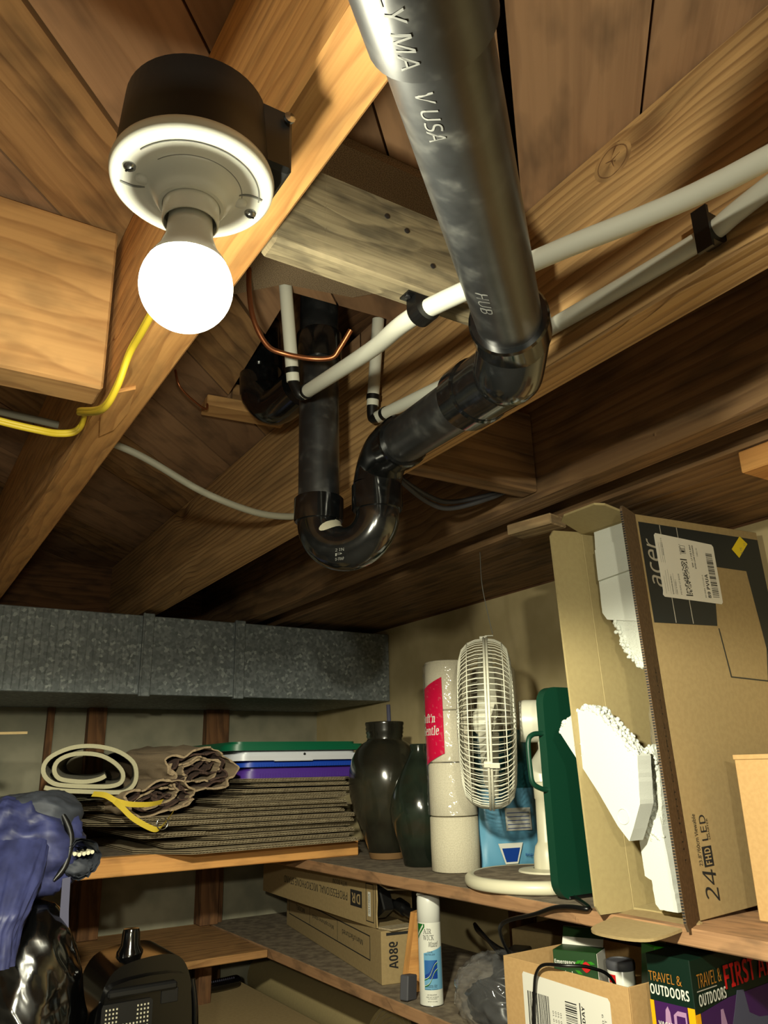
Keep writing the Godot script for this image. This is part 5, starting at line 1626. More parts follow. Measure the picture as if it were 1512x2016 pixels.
func build_lower_things() -> void:
	var y0 := -0.4598
	var b: MB
	# two long narrow cartons, the print upside down
	var dl := Vector3(0.145, 0, -0.79).normalized()
	var A := Vector3(1.040, y0, -1.678)
	var X := Transform3D(Basis(-dl, Vector3.UP, dl.cross(Vector3.UP)), A)     # x runs toward the viewer, z to the right wall
	var t := thing("long_carton", A + dl * 0.4, "lower long narrow carton with ruled boxes printed on its side", "carton", "stacked long cartons")
	b = MB.new(); b.box(X * Vector3(-0.405, 0.054, 0.050), Vector3(0.81, 0.108, 0.10), 0.0015, X.basis)
	var cb := part("carton_body", b, M.card, t)
	var side := X * Transform3D(Basis(Vector3.LEFT, Vector3.DOWN, Vector3.BACK), Vector3(0, 0, -0.0004))
	var fx := func(q: Vector2) -> Vector3: return X * Vector3(q.x, q.y, -0.0006)
	var bar := func(m: MB, x0: float, yy0: float, x1: float, yy1: float, f: Callable) -> void:
		m.quad(f.call(Vector2(x0, yy0)), f.call(Vector2(x1, yy0)), f.call(Vector2(x1, yy1)), f.call(Vector2(x0, yy1)), -X.basis.z)
	b = MB.new()
	for r in [[-0.78, 0.086, -0.07, 0.0885], [-0.78, 0.036, -0.07, 0.0385], [-0.78, 0.036, -0.777, 0.0885], [-0.073, 0.036, -0.070, 0.0885], [-0.56, 0.036, -0.558, 0.0885], [-0.31, 0.036, -0.308, 0.0885]]: bar.call(b, r[0], r[1], r[2], r[3], fx)
	# lettering upside down: turned half a turn in the plane of the side
	var inv := func(x: float, y: float, z := -0.0007) -> Callable: return func(q: Vector2) -> Vector3: return X * Vector3(x - q.x, y - q.y, z)
	for s in [["MODEL", -0.61, 0.072, 0.09, 0.012], ["Microphone stand", -0.34, 0.072, 0.19, 0.013], ["Manufactured", -0.12, 0.072, 0.15, 0.013]]: letters(s[0], s[3], s[4], inv.call(s[1], s[2]), b)
	part("side_print", b, M.ink, cb)
	b = MB.new()
	letters("980A", 0.055, 0.022, func(q: Vector2) -> Vector3: return X * Vector3(0.0006, 0.085 - q.x, 0.040 - q.y), b, "Droid Sans", true)
	b.quad(X * Vector3(0.0006, 0.098, 0.012), X * Vector3(0.0006, 0.098, 0.094), X * Vector3(0.0006, 0.104, 0.094), X * Vector3(0.0006, 0.104, 0.012), X.basis.x)
	part("end_print", b, M.ink, cb)
	# upper one, its end open
	dl = Vector3(0.05, 0, -0.79).normalized()
	A = Vector3(1.046, y0 + 0.1085, -1.712)
	X = Transform3D(Basis(-dl, Vector3.UP, dl.cross(Vector3.UP)), A)
	t = thing("long_carton", A + dl * 0.4, "upper long narrow carton with its torn end open and a black stand inside", "carton", "stacked long cartons")
	b = MB.new()
	b.box(X * Vector3(-0.37, 0.049, 0.0015), Vector3(0.74, 0.098, 0.003), 0.0006, X.basis)
	b.box(X * Vector3(-0.37, 0.049, 0.0985), Vector3(0.74, 0.098, 0.003), 0.0006, X.basis)
	b.box(X * Vector3(-0.37, 0.0015, 0.05), Vector3(0.74, 0.003, 0.094), 0.0006, X.basis)
	b.box(X * Vector3(-0.37, 0.0965, 0.05), Vector3(0.74, 0.003, 0.094), 0.0006, X.basis)
	cb = part("carton_body", b, M.card, t)
	b = MB.new()
	b.slab(PackedVector2Array([Vector2(0, 0), Vector2(0.09, 0), Vector2(0.086, 0.05), Vector2(0.05, 0.058), Vector2(0.006, 0.046)]), 0.003, X * frame(Vector3(0, 0.0965, 0.004), Vector3(0, 0, 1), Vector3(1, -0.25, 0)))
	part("top_flap", b, M.card_old, t)
	b = MB.new()
	b.slab(PackedVector2Array([Vector2(0, 0), Vector2(0.09, 0), Vector2(0.085, 0.045), Vector2(0.01, 0.052)]), 0.003, X * frame(Vector3(0, 0.0015, 0.004), Vector3(0, 0, 1), Vector3(1, 0.02, 0)))
	part("bottom_flap", b, M.card_old, t)
	b = MB.new()
	b.slab(PackedVector2Array([Vector2(0, 0.0), Vector2(0.014, 0.003), Vector2(0.010, 0.03), Vector2(0.017, 0.06), Vector2(0.013, 0.095), Vector2(0, 0.097)]), 0.003, X * frame(Vector3(0, 0, 0.0015), Vector3(1, 0, -0.25), Vector3.UP))
	part("torn_flap", b, M.card, t)
	b = MB.new()
	fx = func(q: Vector2) -> Vector3: return X * Vector3(q.x, q.y, -0.0006)
	inv = func(x: float, y: float, z := -0.0007) -> Callable: return func(q: Vector2) -> Vector3: return X * Vector3(x - q.x, y - q.y, z)
	letters("PROFESSIONAL MICROPHONE STAND", 0.42, 0.018, inv.call(-0.145, 0.060), b)
	letters("WITH BOOM", 0.085, 0.011, inv.call(-0.145, 0.084), b)
	for r in [[-0.045, 0.010, -0.043, 0.092], [-0.008, 0.010, -0.006, 0.092], [-0.045, 0.010, -0.006, 0.012], [-0.045, 0.090, -0.006, 0.092]]: bar.call(b, r[0], r[1], r[2], r[3], fx)
	bar.call(b, -0.128, 0.034, -0.066, 0.070, fx)
	var pr := part("side_print", b, M.ink, cb)
	b = MB.new()
	letters("DR", 0.046, 0.022, inv.call(-0.074, 0.063, -0.0010), b, "Droid Sans", true)
	part("reversed_print", b, M.card, pr)
	b = MB.new(); bar.call(b, -0.034, 0.022, -0.020, 0.074, func(q: Vector2) -> Vector3: return X * Vector3(q.x, q.y, -0.0009))
	var wl := part("white_label", b, M.paper_white, pr)
	b = MB.new()
	letters("0012980A", 0.042, 0.007, func(q: Vector2) -> Vector3: return X * Vector3(-0.024 - q.y, 0.028 + q.x, -0.0012), b)
	part("label_lettering", b, M.ink, wl)
	t = thing("stand_tube", X * Vector3(0.02, 0.05, 0.05), "black microphone stand end poking out of the upper long carton", "stand")
	b = MB.new()
	b.tube([X * Vector3(-0.25, 0.05, 0.05), X * Vector3(0.02, 0.045, 0.052), X * Vector3(0.085, 0.030, 0.06)], 0.0105, 16)
	b.tube([X * Vector3(0.018, 0.048, 0.052), X * Vector3(0.045, 0.041, 0.055)], 0.0155, 16)
	part("pole_end", b, M.black_plastic, t)
	b = MB.new(); b.box(X * Vector3(-0.004, 0.052, 0.022), Vector3(0.05, 0.052, 0.028), 0.003, X.basis * Basis(Vector3.BACK, 0.5))
	part("leg_brace", b, M.black_plastic, t)
	# leaning wood piece behind the can
	b = MB.new()
	b.slab(PackedVector2Array([Vector2(0, 0), Vector2(0.05, 0), Vector2(0.055, 0.155), Vector2(0.036, 0.152)]), 0.022, frame(Vector3(1.044, y0, -1.600), Vector3(1, 0, 0.05), Vector3(0, 1, -0.05)))
	solo("wood_offcut", b, M.rail_wood, Vector3(1.07, y0, -1.60), "tapered offcut of orange wood standing behind the spray can", "board")
	b = MB.new(); b.box(Vector3(1.024, y0 + 0.024, -1.548), Vector3(0.036, 0.046, 0.02), 0.002, Basis(Vector3.UP, 0.4) * Basis(Vector3.BACK, -0.12))
	solo("dark_case", b, M.grey_box, Vector3(1.024, y0, -1.548), "small flat dark case standing left of the spray can", "case")
	build_can(Vector3(1.047, y0, -1.498))
	# small carton and black strap behind the plastic bag
	b = MB.new(); b.box(Vector3(1.30, y0 + 0.065, -1.36), Vector3(0.16, 0.13, 0.16), 0.002, Basis(Vector3.UP, 0.2))
	solo("small_carton", b, M.card, Vector3(1.30, y0, -1.36), "tan carton against the wall behind the clear plastic bag", "carton")
	b = MB.new(); b.slab(PackedVector2Array([Vector2(0, 0), Vector2(0.03, 0.0), Vector2(0.018, 0.045), Vector2(0.006, 0.05)]), 0.001, frame(Vector3(1.215, y0 + 0.055, -1.275), Vector3(1, 0, 0.2), Vector3.UP))
	solo("torn_paper", b, M.paper_white, Vector3(1.22, y0 + 0.05, -1.275), "small torn white paper scrap on the tan carton", "paper")
	# clear bag of black gear
	t = thing("plastic_bag", Vector3(1.09, y0, -1.30), "clear plastic bag of black cables right of the spray can", "bag")
	b = MB.new()
	blob(b, Vector3(1.085, y0 + 0.052, -1.305), Vector3(0.085, 0.058, 0.098), 0.014, Vector3(14, 18, 14), 21, 0.75, 56, 36)
	part("clear_film", b, M.film, t)
	b = MB.new()
	blob(b, Vector3(1.085, y0 + 0.034, -1.305), Vector3(0.060, 0.030, 0.075), 0.016, Vector3(20, 24, 20), 22, 0.8, 36, 24)
	for i in 4:
		var p := []
		for k in 25:
			var an := TAU * k / 24.0
			p.append(Vector3(1.07 + 0.006 * i + cos(an) * (0.035 + 0.004 * i), y0 + 0.055 + 0.006 * i + 0.012 * sin(an * 2.0 + i), -1.30 + sin(an) * (0.055 - 0.004 * i)))
		b.tube(p, 0.0042, 8, false)
	part("black_cables", b, M.black_plastic, t)
	b = MB.new(); b.box(Vector3(1.16, y0 + 0.10, -1.36), Vector3(0.09, 0.012, 0.04), 0.003, Basis(Vector3.UP, 0.5))
	b.box(Vector3(1.16, y0 + 0.047, -1.40), Vector3(0.05, 0.094, 0.03), 0.003, Basis(Vector3.UP, 0.5))
	solo("black_bracket", b, M.black_plastic, Vector3(1.16, y0, -1.38), "black plastic bracket standing behind the clear plastic bag", "bracket")
	# open shipping carton
	var c := Vector3(1.085, y0, -1.038)
	t = thing("shipping_carton", c, "open brown shipping carton with a white address label", "carton")
	X = Transform3D(Basis(Vector3.UP, 0.02), c)
	b = MB.new(); open_box(b, 0.225, 0.150, 0.268, X)
	part("carton_body", b, M.card_tan, t)
	var L := X * frame(Vector3(-0.1128, 0, 0), Vector3(0, 0, 1), Vector3.UP)     # x toward the viewer, y up, facing the room
	b = MB.new()
	b.slab(PackedVector2Array([Vector2(-0.088, -0.01), Vector2(0.098, -0.01), Vector2(0.098, 0.112), Vector2(0.094, 0.117), Vector2(-0.085, 0.122), Vector2(-0.088, 0.118)]), 0.0004, L * Transform3D(Basis.IDENTITY, Vector3(0, 0.012, 0.0003)))
	var lb := part("address_label", b, M.paper_white, t)
	b = MB.new()
	var lf := L * Transform3D(Basis.IDENTITY, Vector3(0, 0, 0.0008))
	var bx := -0.078
	while bx < -0.028:
		var w: float = [0.0008, 0.0016, 0.0022, 0.0012][rng.randi() % 4]
		b.quad(lf * Vector3(bx, 0.02, 0), lf * Vector3(bx + w, 0.02, 0), lf * Vector3(bx + w, 0.108, 0), lf * Vector3(bx, 0.108, 0), lf.basis.z)
		bx += w + [0.0008, 0.0014, 0.0020][rng.randi() % 3]
	var by := 0.03
	while by < 0.108:
		var w: float = [0.0008, 0.0016, 0.0022, 0.0012][rng.randi() % 4]
		b.quad(lf * Vector3(0.006, by, 0), lf * Vector3(0.030, by, 0), lf * Vector3(0.030, by + w, 0), lf * Vector3(0.006, by + w, 0), lf.basis.z)
		by += w + [0.0010, 0.0016, 0.0022][rng.randi() % 3]
	b.quad(lf * Vector3(0.036, 0.02, 0), lf * Vector3(0.038, 0.02, 0), lf * Vector3(0.038, 0.112, 0), lf * Vector3(0.036, 0.112, 0), lf.basis.z)
	letters("UPS 2ND DAY", 0.075, 0.006, func(q: Vector2) -> Vector3: return lf * Vector3(0.046 - q.y, 0.034 + q.x, 0), b, "Droid Sans", true)
	for i in 7:
		letters(["SHIP TO", "TRACKING", "BILLING P/P", "1 OF 1", "LTR", "REF 0 9", "WEST"][i], [0.024, 0.040, 0.046, 0.02, 0.016, 0.03, 0.024][i], 0.0035, func(q: Vector2) -> Vector3: return lf * Vector3(0.078 + (i % 4) * 0.0052 - q.y, 0.026 + (0.05 if i > 3 else 0.0) + q.x, 0), b)
	for i in 4: letters("PACKAGE 0 10", 0.05, 0.003, func(q: Vector2) -> Vector3: return lf * Vector3(-0.020 + i * 0.0055 - q.y, 0.04 + q.x, 0), b)
	part("label_print", b, M.ink, lb)
	# things in the carton
	t = thing("survival_bag_box", Vector3(1.085, -0.455, -1.085), "small black and green box with its lid flap up, in the shipping carton", "box")
	X = Transform3D(Basis(Vector3.UP, -1.10), Vector3(1.072, -0.4560, -1.092))
	b = MB.new(); b.box(X * Vector3(0, 0.078, 0), Vector3(0.075, 0.156, 0.05), 0.001, X.basis)
	var eb := part("box_body", b, M.green_print, t)
	b = MB.new(); b.box(X * Vector3(0.0378, 0.078, 0), Vector3(0.0006, 0.153, 0.047), 0, X.basis)
	part("white_side", b, M.paper_white, eb)
	b = MB.new(); b.slab(PackedVector2Array([Vector2(-0.036, 0), Vector2(0.036, 0), Vector2(0.036, 0.030), Vector2(-0.036, 0.030)]), 0.0012, X * frame(Vector3(0, 0.156, -0.022), Vector3(1, 0, 0), Vector3(0, 0.9, -0.5)))
	var fl := part("lid_flap", b, M.paper_white, t)
	b = MB.new(); b.slab(PackedVector2Array([Vector2(-0.036, 0.013), Vector2(0.036, 0.013), Vector2(0.036, 0.030), Vector2(-0.036, 0.030)]), 0.0004, X * frame(Vector3(0, 0.156, -0.0207), Vector3(1, 0, 0), Vector3(0, 0.9, -0.5)))
	part("flap_band", b, M.green_print, fl)
	b = MB.new()
	var F := X * Transform3D(Basis.IDENTITY, Vector3(0, 0, 0.0256))
	for s in [["Emergency", -0.035, 0.134, 0.036, 0.008], ["Survival", -0.035, 0.118, 0.030, 0.008], ["Bag", -0.02, 0.104, 0.018, 0.008]]: letters(s[0], s[3], s[4], flat(F * Transform3D(Basis.IDENTITY, Vector3(s[1], s[2], 0))), b, "Droid Sans", true)
	part("box_lettering", b, M.print_white, eb)
	b = MB.new()
	b.slab(smooth2(V2([[0.016, 0.142], [0.024, 0.134], [0.016, 0.126], [0.008, 0.134]]), 6), 0.0006, F * Transform3D(Basis.IDENTITY, Vector3(0.003, 0, 0.0006)))
	part("red_seal", b, M.print_red, eb)
	b = MB.new()
	for i in 14:
		var q := Vector2(0.0 + rng.randf() * 0.035, 0.075 + rng.randf() * 0.072)
		var an := rng.randf() * TAU
		b.slab(PackedVector2Array([Vector2(0.007, 0).rotated(an) + q, Vector2(0, 0.0025).rotated(an) + q, Vector2(-0.007, 0).rotated(an) + q, Vector2(0, -0.0025).rotated(an) + q]), 0.0004, F)
	part("leaf_print", b, M.lime, eb)
	at_can(Vector3(1.090, -0.4380, -1.018))
	b = MB.new(); b.box(Vector3(1.090, y0 + 0.096, -0.946), Vector3(0.040, 0.178, 0.045), 0.002, Basis(Vector3.UP, -0.4) * Basis(Vector3.BACK, -0.12))
	solo("green_packet", b, M.lime, Vector3(1.152, y0, -0.968), "bright green packet standing beside the tin in the shipping carton", "packet")
	b = MB.new(); b.box(Vector3(1.275, y0 + 0.095, -1.00), Vector3(0.08, 0.19, 0.12), 0.002, Basis(Vector3.UP, -0.5))
	var mb := thing("maroon_box", Vector3(1.275, y0, -1.00), "dark maroon box behind the green packet", "box")
	part("box_body", b, M.maroon, mb)
	b = MB.new()
	var mx := Transform3D(Basis(Vector3.UP, -0.5), Vector3(1.275, y0, -1.0)) * Transform3D(Basis(Vector3.UP, 0), Vector3(-0.038, 0.15, 0.0604))
	letters("Ch", 0.05, 0.03, flat(mx), b, "Droid Serif", true)
	part("box_lettering", b, M.print_silver, mb)
	build_travel_box(Vector3(1.003, y0, -0.811))
	b = MB.new(); b.box(Vector3(0.994, y0 + 0.035, -0.885 + 0.045), Vector3(0.012, 0.07, 0.03), 0.001, Basis(Vector3.UP, -0.26))
	# cords
	b = MB.new()
	b.tube(smooth([Vector3(1.09, -0.2185, -1.13), Vector3(1.03, -0.2185, -1.03), Vector3(0.996, -0.219, -0.985), Vector3(0.990, -0.2195, -1.02), Vector3(0.9915, -0.226, -1.06), Vector3(0.993, -0.242, -1.11), Vector3(0.9925, -0.259, -1.175), Vector3(1.005, -0.277, -1.215), Vector3(1.05, -0.31, -1.265), Vector3(1.10, -0.347, -1.305), Vector3(1.14, -0.372, -1.33), Vector3(1.2, -0.42, -1.25)], 7), 0.0036, 10)
	solo("power_cord", b, M.black_cable, Vector3(1.0, -0.25, -1.1), "black power cord hanging off the upper shelf below the fan", "cord")
	for s in [[0.0, "left of two black cords crossing behind the shipping carton"], [0.028, "right of two black cords crossing behind the shipping carton"]]:
		b = MB.new()
		var d: float = s[0]
		b.tube(smooth([Vector3(1.17, -0.328, -1.50), Vector3(1.16, -0.333 - d * 0.2, -1.475), Vector3(1.15, -0.346 - d * 0.3, -1.434 + d), Vector3(1.15, -0.372 + d * 0.35, -1.385 + d * 1.2), Vector3(1.16, -0.40 + d, -1.33 + d), Vector3(1.2, -0.45, -1.22)], 6), 0.0042, 10)
		solo("electric_cable", b, M.black_cable, Vector3(1.15, -0.36, -1.42), s[1], "cord", "black cords behind the carton")
	b = MB.new()
	b.tube(smooth([Vector3(1.06, -0.40, -0.99), Vector3(1.035, -0.325, -0.985), Vector3(0.995, -0.302, -0.992), Vector3(0.963, -0.299, -1.016), Vector3(0.958, -0.304, -1.056), Vector3(0.9605, -0.32, -1.078), Vector3(0.9625, -0.346, -1.088), Vector3(0.9625, -0.395, -1.096), Vector3(0.962, -0.47, -1.10)], 7), 0.0026, 10)
	solo("thin_cable", b, M.black_cable, Vector3(0.963, -0.35, -1.07), "thin black cable looped over the shipping carton's label", "cable")
	# below the lower shelf
	t = thing("carpet_roll", Vector3(1.2, -0.70, -2.28), "long beige roll lying under the lower right shelf", "roll")
	b = MB.new(); b.tube([Vector3(1.205, -0.632, -2.66), Vector3(1.20, -0.632, -1.905)], 0.067, 40)
	part("roll_body", b, M.card_in, t)
	b = MB.new()
	var sp := []
	for i in 60: sp.append(Vector3(1.20 + cos(i * 0.5) * (0.063 - i * 0.0009), -0.632 + sin(i * 0.5) * (0.063 - i * 0.0009), -1.9045))
	b.tube(sp, 0.0012, 6, false)
	part("spiral_edge", b, M.card_old, t)
	b = MB.new(); b.span(Vector3(0.40, -0.699, -2.46), Vector3(1.035, -0.592, -1.75), 0.003)
	solo("flat_carton", b, M.card, Vector3(0.7, -0.70, -2.1), "wide flat brown carton on the lowest shelf at bottom centre", "carton")
	t = thing("ribbed_tube", Vector3(0.95, -0.592, -2.40), "ribbed black tube lying on the wide flat carton", "tube")
	b = MB.new(); b.tube(smooth([Vector3(0.86, -0.574, -2.39), Vector3(0.93, -0.574, -2.39), Vector3(0.985, -0.574, -2.40), Vector3(1.0, -0.574, -2.405)], 4), [0.012, 0.013, 0.014, 0.015, 0.016, 0.0165, 0.0165, 0.0165, 0.0165, 0.016, 0.015, 0.014, 0.010], 16)
	part("grip", b, M.gloss_black, t)
	b = MB.new()
	for i in 16: b.tube([Vector3(0.885 + i * 0.006, -0.5615 + 0.0002 * i, -2.378), Vector3(0.8865 + i * 0.006, -0.5615 + 0.0002 * i, -2.378)], 0.003, 6)
	part("rib", b, M.strap_grey, t)

func at_can(c: Vector3) -> void:
	var t := thing("heat_tin", c, "grey-lidded white tin with red lettering in the shipping carton", "tin")
	var b := MB.new()
	b.lathe([[0.0, -0.018], [0.021, -0.018], [0.022, -0.016], [0.022, 0.118], [0.0215, 0.119]], 32, Transform3D(Basis.IDENTITY, c))
	part("tin_body", b, M.can_white, t)
	b = MB.new()
	b.lathe([[0.0220, 0.117], [0.0232, 0.119], [0.0232, 0.126], [0.0222, 0.130], [0.020, 0.131], [0.019, 0.129], [0.0, 0.129]], 32, Transform3D(Basis.IDENTITY, c))
	part("tin_lid", b, M.grey_box, t)
	var e := Vector3(-c.x, 0, -c.z).normalized()
	var rg := Vector3(e.z, 0, -e.x)
	b = MB.new()
	letters("HEAT", 0.042, 0.013, func(q: Vector2) -> Vector3: return cyl(c, 0.0223, e, rg).call(Vector2(q.x - 0.024, q.y + 0.082)), b, "Droid Sans", true)
	b.grid(func(u, v): return cyl(c, 0.0223, e, rg).call(Vector2(-0.024 + u * 0.014, 0.100 + v * 0.012)), 6, 1, c)
	part("tin_lettering", b, M.print_red, t)

func build_can(c: Vector3) -> void:
	var t := thing("air_freshener_can", c, "white air freshener spray can with a blue and green wave label", "spray can")
	var r := 0.0240
	var b := MB.new()
	b.lathe([[0.0, 0.001], [0.0215, 0.001], [0.0235, 0.0], [0.0244, 0.002], [0.0240, 0.005], [0.0240, 0.150], [0.0236, 0.153]], 48, Transform3D(Basis.IDENTITY, c))
	var body := part("can_body", b, M.can_white, t)
	b = MB.new()
	b.lathe([[0.0236, 0.152], [0.0243, 0.1525], [0.0243, 0.190], [0.0236, 0.198], [0.0215, 0.2025], [0.0180, 0.2045], [0.0150, 0.2035], [0.0, 0.1995]], 48, Transform3D(Basis.IDENTITY, c))
	b.box(c + Vector3(-0.014, 0.2035, -0.006), Vector3(0.012, 0.005, 0.018), 0.002, Basis(Vector3.UP, 0.6))
	part("cap", b, M.white_plastic, t)
	b = MB.new()
	b.lathe([[0.0238, 0.003], [0.0247, 0.0015], [0.0243, -0.0002], [0.022, 0.0]], 48, Transform3D(Basis.IDENTITY, c))
	part("bottom_rim", b, M.steel, body)
	var e := Vector3(-c.x, 0, -c.z).normalized()
	var rg := Vector3(e.z, 0, -e.x)
	var patch := func(x0: float, x1: float, f0: Callable, f1: Callable, m: Material, called: String, lift: float) -> void:
		var q := MB.new()
		var k := cyl(c, r + lift, e, rg)
		q.grid(func(u, v):
			var x := lerpf(x0, x1, u)
			return k.call(Vector2(x, lerpf(f0.call(x), f1.call(x), v))), 16, 3, c)
		part(called, q, m, body)
	patch.call(-0.014, 0.030, func(x): return 0.030, func(x): return 0.096 + (x + 0.014) * 0.25, M.can_sky, "pale_blue_fade", 0.0003)
	patch.call(-0.030, -0.010, func(x): return 0.120 + (x + 0.03) * 1.2, func(x): return 0.150, M.can_green, "green_leaf", 0.0003)
	patch.call(-0.028, -0.013, func(x): return 0.124 + (x + 0.03) * 1.25 , func(x): return 0.128 + (x + 0.03) * 1.32, M.print_white, "leaf_line", 0.0006)
	patch.call(-0.0125, 0.0145, func(x): return 0.050, func(x): return 0.0835, M.can_blue, "blue_square", 0.0006)
	patch.call(-0.0125, 0.0145, func(x): return 0.0700 + 0.010 * tanh((x - 0.003) * 160.0) + x * 0.25, func(x): return 0.0835, M.can_teal, "sky_corner", 0.0008)
	for s in [[0.0, M.can_green], [0.0022, M.print_white], [-0.012, M.can_green], [-0.0098, M.print_white]]:
		var wv := func(x: float) -> float: return 0.062 + s[0] + 0.012 * tanh((x - 0.003) * 160.0) + x * 0.25
		patch.call(-0.0135, 0.0150, func(x): return wv.call(x), func(x): return wv.call(x) + (0.0028 if s[1] == M.can_green else 0.0010), s[1], "wave_line", 0.0010 if s[1] == M.can_green else 0.0012)
	b = MB.new()
	for s in [["AIR", -0.013, 0.132, 0.017, 0.0095, "Droid Serif"], ["WICK", -0.014, 0.1205, 0.023, 0.0092, "Droid Serif"], ["ODOR", -0.006, 0.097, 0.011, 0.0028, "Droid Sans"], ["NEUTRALIZER", -0.011, 0.0925, 0.021, 0.0028, "Droid Sans"], ["Neutra Air", -0.011, 0.0345, 0.024, 0.0062, "Droid Serif"], ["Dissipates. Freshens", -0.014, 0.030, 0.028, 0.0026, "Droid Sans"], ["AIR FRESHENER", -0.009, 0.0205, 0.020, 0.0022, "Droid Sans"], ["KEEP OUT OF REACH", -0.011, 0.0165, 0.026, 0.0020, "Droid Sans"], ["OF CHILDREN", -0.007, 0.0135, 0.018, 0.0020, "Droid Sans"], ["NET WT 9 OZ (255g)", -0.008, 0.0085, 0.020, 0.0022, "Droid Sans"]]:
		letters(s[0], s[3], s[4], func(q: Vector2) -> Vector3: return cyl(c, r + 0.0008, e, rg).call(Vector2(s[1] + q.x, s[2] + q.y)), b, s[5])
	letters("Wizard", 0.020, 0.010, func(q: Vector2) -> Vector3: return cyl(c, r + 0.0008, e, rg).call(Vector2(-0.004 + q.x + q.y * 0.2, 0.108 + q.y)), b, "Droid Serif")
	part("can_lettering", b, M.ink, body)

func build_travel_box(c: Vector3) -> void:
	var t := thing("travel_game_box", c, "dark green and purple retail box with yellow corner stripe at lower right", "retail box")
	var rd := Vector3(0.995, 0, -0.10)
	var X := frame(c, rd, Vector3.UP)          # z points to the viewer; the corner is at the origin
	var W := 0.26
	var D := 0.070
	var H := 0.196
	var b := MB.new(); b.box(X * Vector3(W / 2, H / 2, -D / 2), Vector3(W, H, D), 0.001, X.basis)
	var body := part("box_body", b, M.travel_green, t)
	var L := X * frame(Vector3(-0.0002, 0, -D), Vector3(0, 0, 1), Vector3.UP) * Transform3D(Basis.from_scale(Vector3(D / 0.091, 1, 1)), Vector3.ZERO)     # left side, x toward the corner
	var Fr := X * Transform3D(Basis.IDENTITY, Vector3(0, 0, 0.0002))
	var pt := func(F: Transform3D, o: Array, m: Material, called: String, lift: float) -> void:
		var q := MB.new(); q.slab(PackedVector2Array(V2(o)), 0.0003, F * Transform3D(Basis.IDENTITY, Vector3(0, 0, lift)))
		part(called, q, m, body)
	var tt := func(F: Transform3D, s: String, x: float, y: float, w: float, h: float, m: Material, bold := true, font := "Droid Sans") -> void:
		var q := MB.new(); letters(s, w, h, func(p: Vector2) -> Vector3: return F * Vector3(x + p.x, y + p.y, 0.0014), q, font, bold)
		part("box_lettering", q, m, body)
	# left side
	pt.call(L, [[0.0, 0.0], [0.008, 0.0], [0.008, 0.137], [0.0, 0.137]], M.travel_yellow, "yellow_stripe", 0.0003)
	pt.call(L, [[0.091 - 0.014, 0.0], [0.091, 0.0], [0.091, 0.137], [0.091 - 0.014, 0.137]], M.travel_yellow, "yellow_stripe", 0.0003)
	pt.call(L, [[0.009, 0.082], [0.091 - 0.015, 0.082], [0.091 - 0.015, 0.137], [0.009, 0.137]], M.travel_purple, "purple_panel", 0.0003)
	pt.call(L, [[0.009, 0.0], [0.091 - 0.015, 0.0], [0.091 - 0.015, 0.080], [0.009, 0.080]], M.lid_green, "green_panel", 0.0003)
	pt.call(L, [[0.046, 0.088], [0.047, 0.124], [0.056, 0.130], [0.073, 0.130], [0.073, 0.088]], M.travel_lilac, "van_print", 0.0005)
	pt.call(L, [[0.052, 0.110], [0.053, 0.124], [0.070, 0.124], [0.070, 0.110]], M.travel_purple, "van_window", 0.0007)
	pt.call(L, smooth2(V2([[0.014, 0.086], [0.018, 0.102], [0.026, 0.106], [0.034, 0.098], [0.036, 0.086]]), 4), M.travel_lilac, "figure_print", 0.0005) if false else pt.call(L, [[0.014, 0.086], [0.018, 0.102], [0.026, 0.106], [0.034, 0.098], [0.036, 0.086]], M.travel_lilac, "figure_print", 0.0005)
	pt.call(L, [[0.028, 0.110], [0.031, 0.128], [0.036, 0.133], [0.040, 0.126], [0.041, 0.110]], M.travel_lilac, "figure_print", 0.0005)
	pt.call(L, [[0.012, 0.062], [0.030, 0.070], [0.058, 0.064], [0.070, 0.060], [0.066, 0.052], [0.02, 0.050]], M.travel_green, "bush_print", 0.0005)
	tt.call(L, "VACATION", 0.014, 0.106, 0.050, 0.007, M.print_white)
	tt.call(L, "TRAVEL &", 0.004, 0.162, 0.068, 0.012, M.print_gold, false)
	tt.call(L, "OUTDOORS", 0.004, 0.145, 0.080, 0.013, M.print_white)
	# front
	pt.call(Fr, [[0.0, 0.0], [0.011, 0.0], [0.011, 0.130], [0.0, 0.130]], M.travel_yellow, "yellow_stripe", 0.0003)
	pt.call(Fr, [[0.013, 0.0], [W - 0.004, 0.0], [W - 0.004, 0.137], [0.085, 0.137], [0.013, 0.130]], M.travel_purple, "purple_panel", 0.0003)
	pt.call(Fr, [[0.060, 0.04], [0.056, 0.075], [0.080, 0.092], [0.100, 0.124], [0.110, 0.142], [0.128, 0.140], [0.135, 0.11], [0.16, 0.10], [0.20, 0.095], [0.20, 0.02], [0.09, 0.02]], M.strap_grey, "silver_figure", 0.0005)
	pt.call(Fr, smooth2(V2([[0.110, 0.060], [0.135, 0.085], [0.160, 0.060], [0.135, 0.035]]), 6) if false else [[0.110, 0.060], [0.118, 0.078], [0.135, 0.085], [0.152, 0.078], [0.160, 0.060], [0.152, 0.042], [0.135, 0.035], [0.118, 0.042]], M.ink, "round_emblem", 0.0007)
	pt.call(Fr, [[0.040, 0.072], [0.036, 0.086], [0.040, 0.100], [0.045, 0.100], [0.046, 0.084]], M.travel_lilac, "figure_print", 0.0005)
	pt.call(Fr, [[0.058, 0.104], [0.062, 0.126], [0.068, 0.126], [0.074, 0.104]], M.travel_lilac, "figure_print", 0.0005)
	tt.call(Fr, "VACATION", 0.046, 0.094, 0.034, 0.006, M.travel_lilac)
	tt.call(Fr, "TRAVEL &", 0.011, 0.160, 0.062, 0.017, M.print_gold, false)
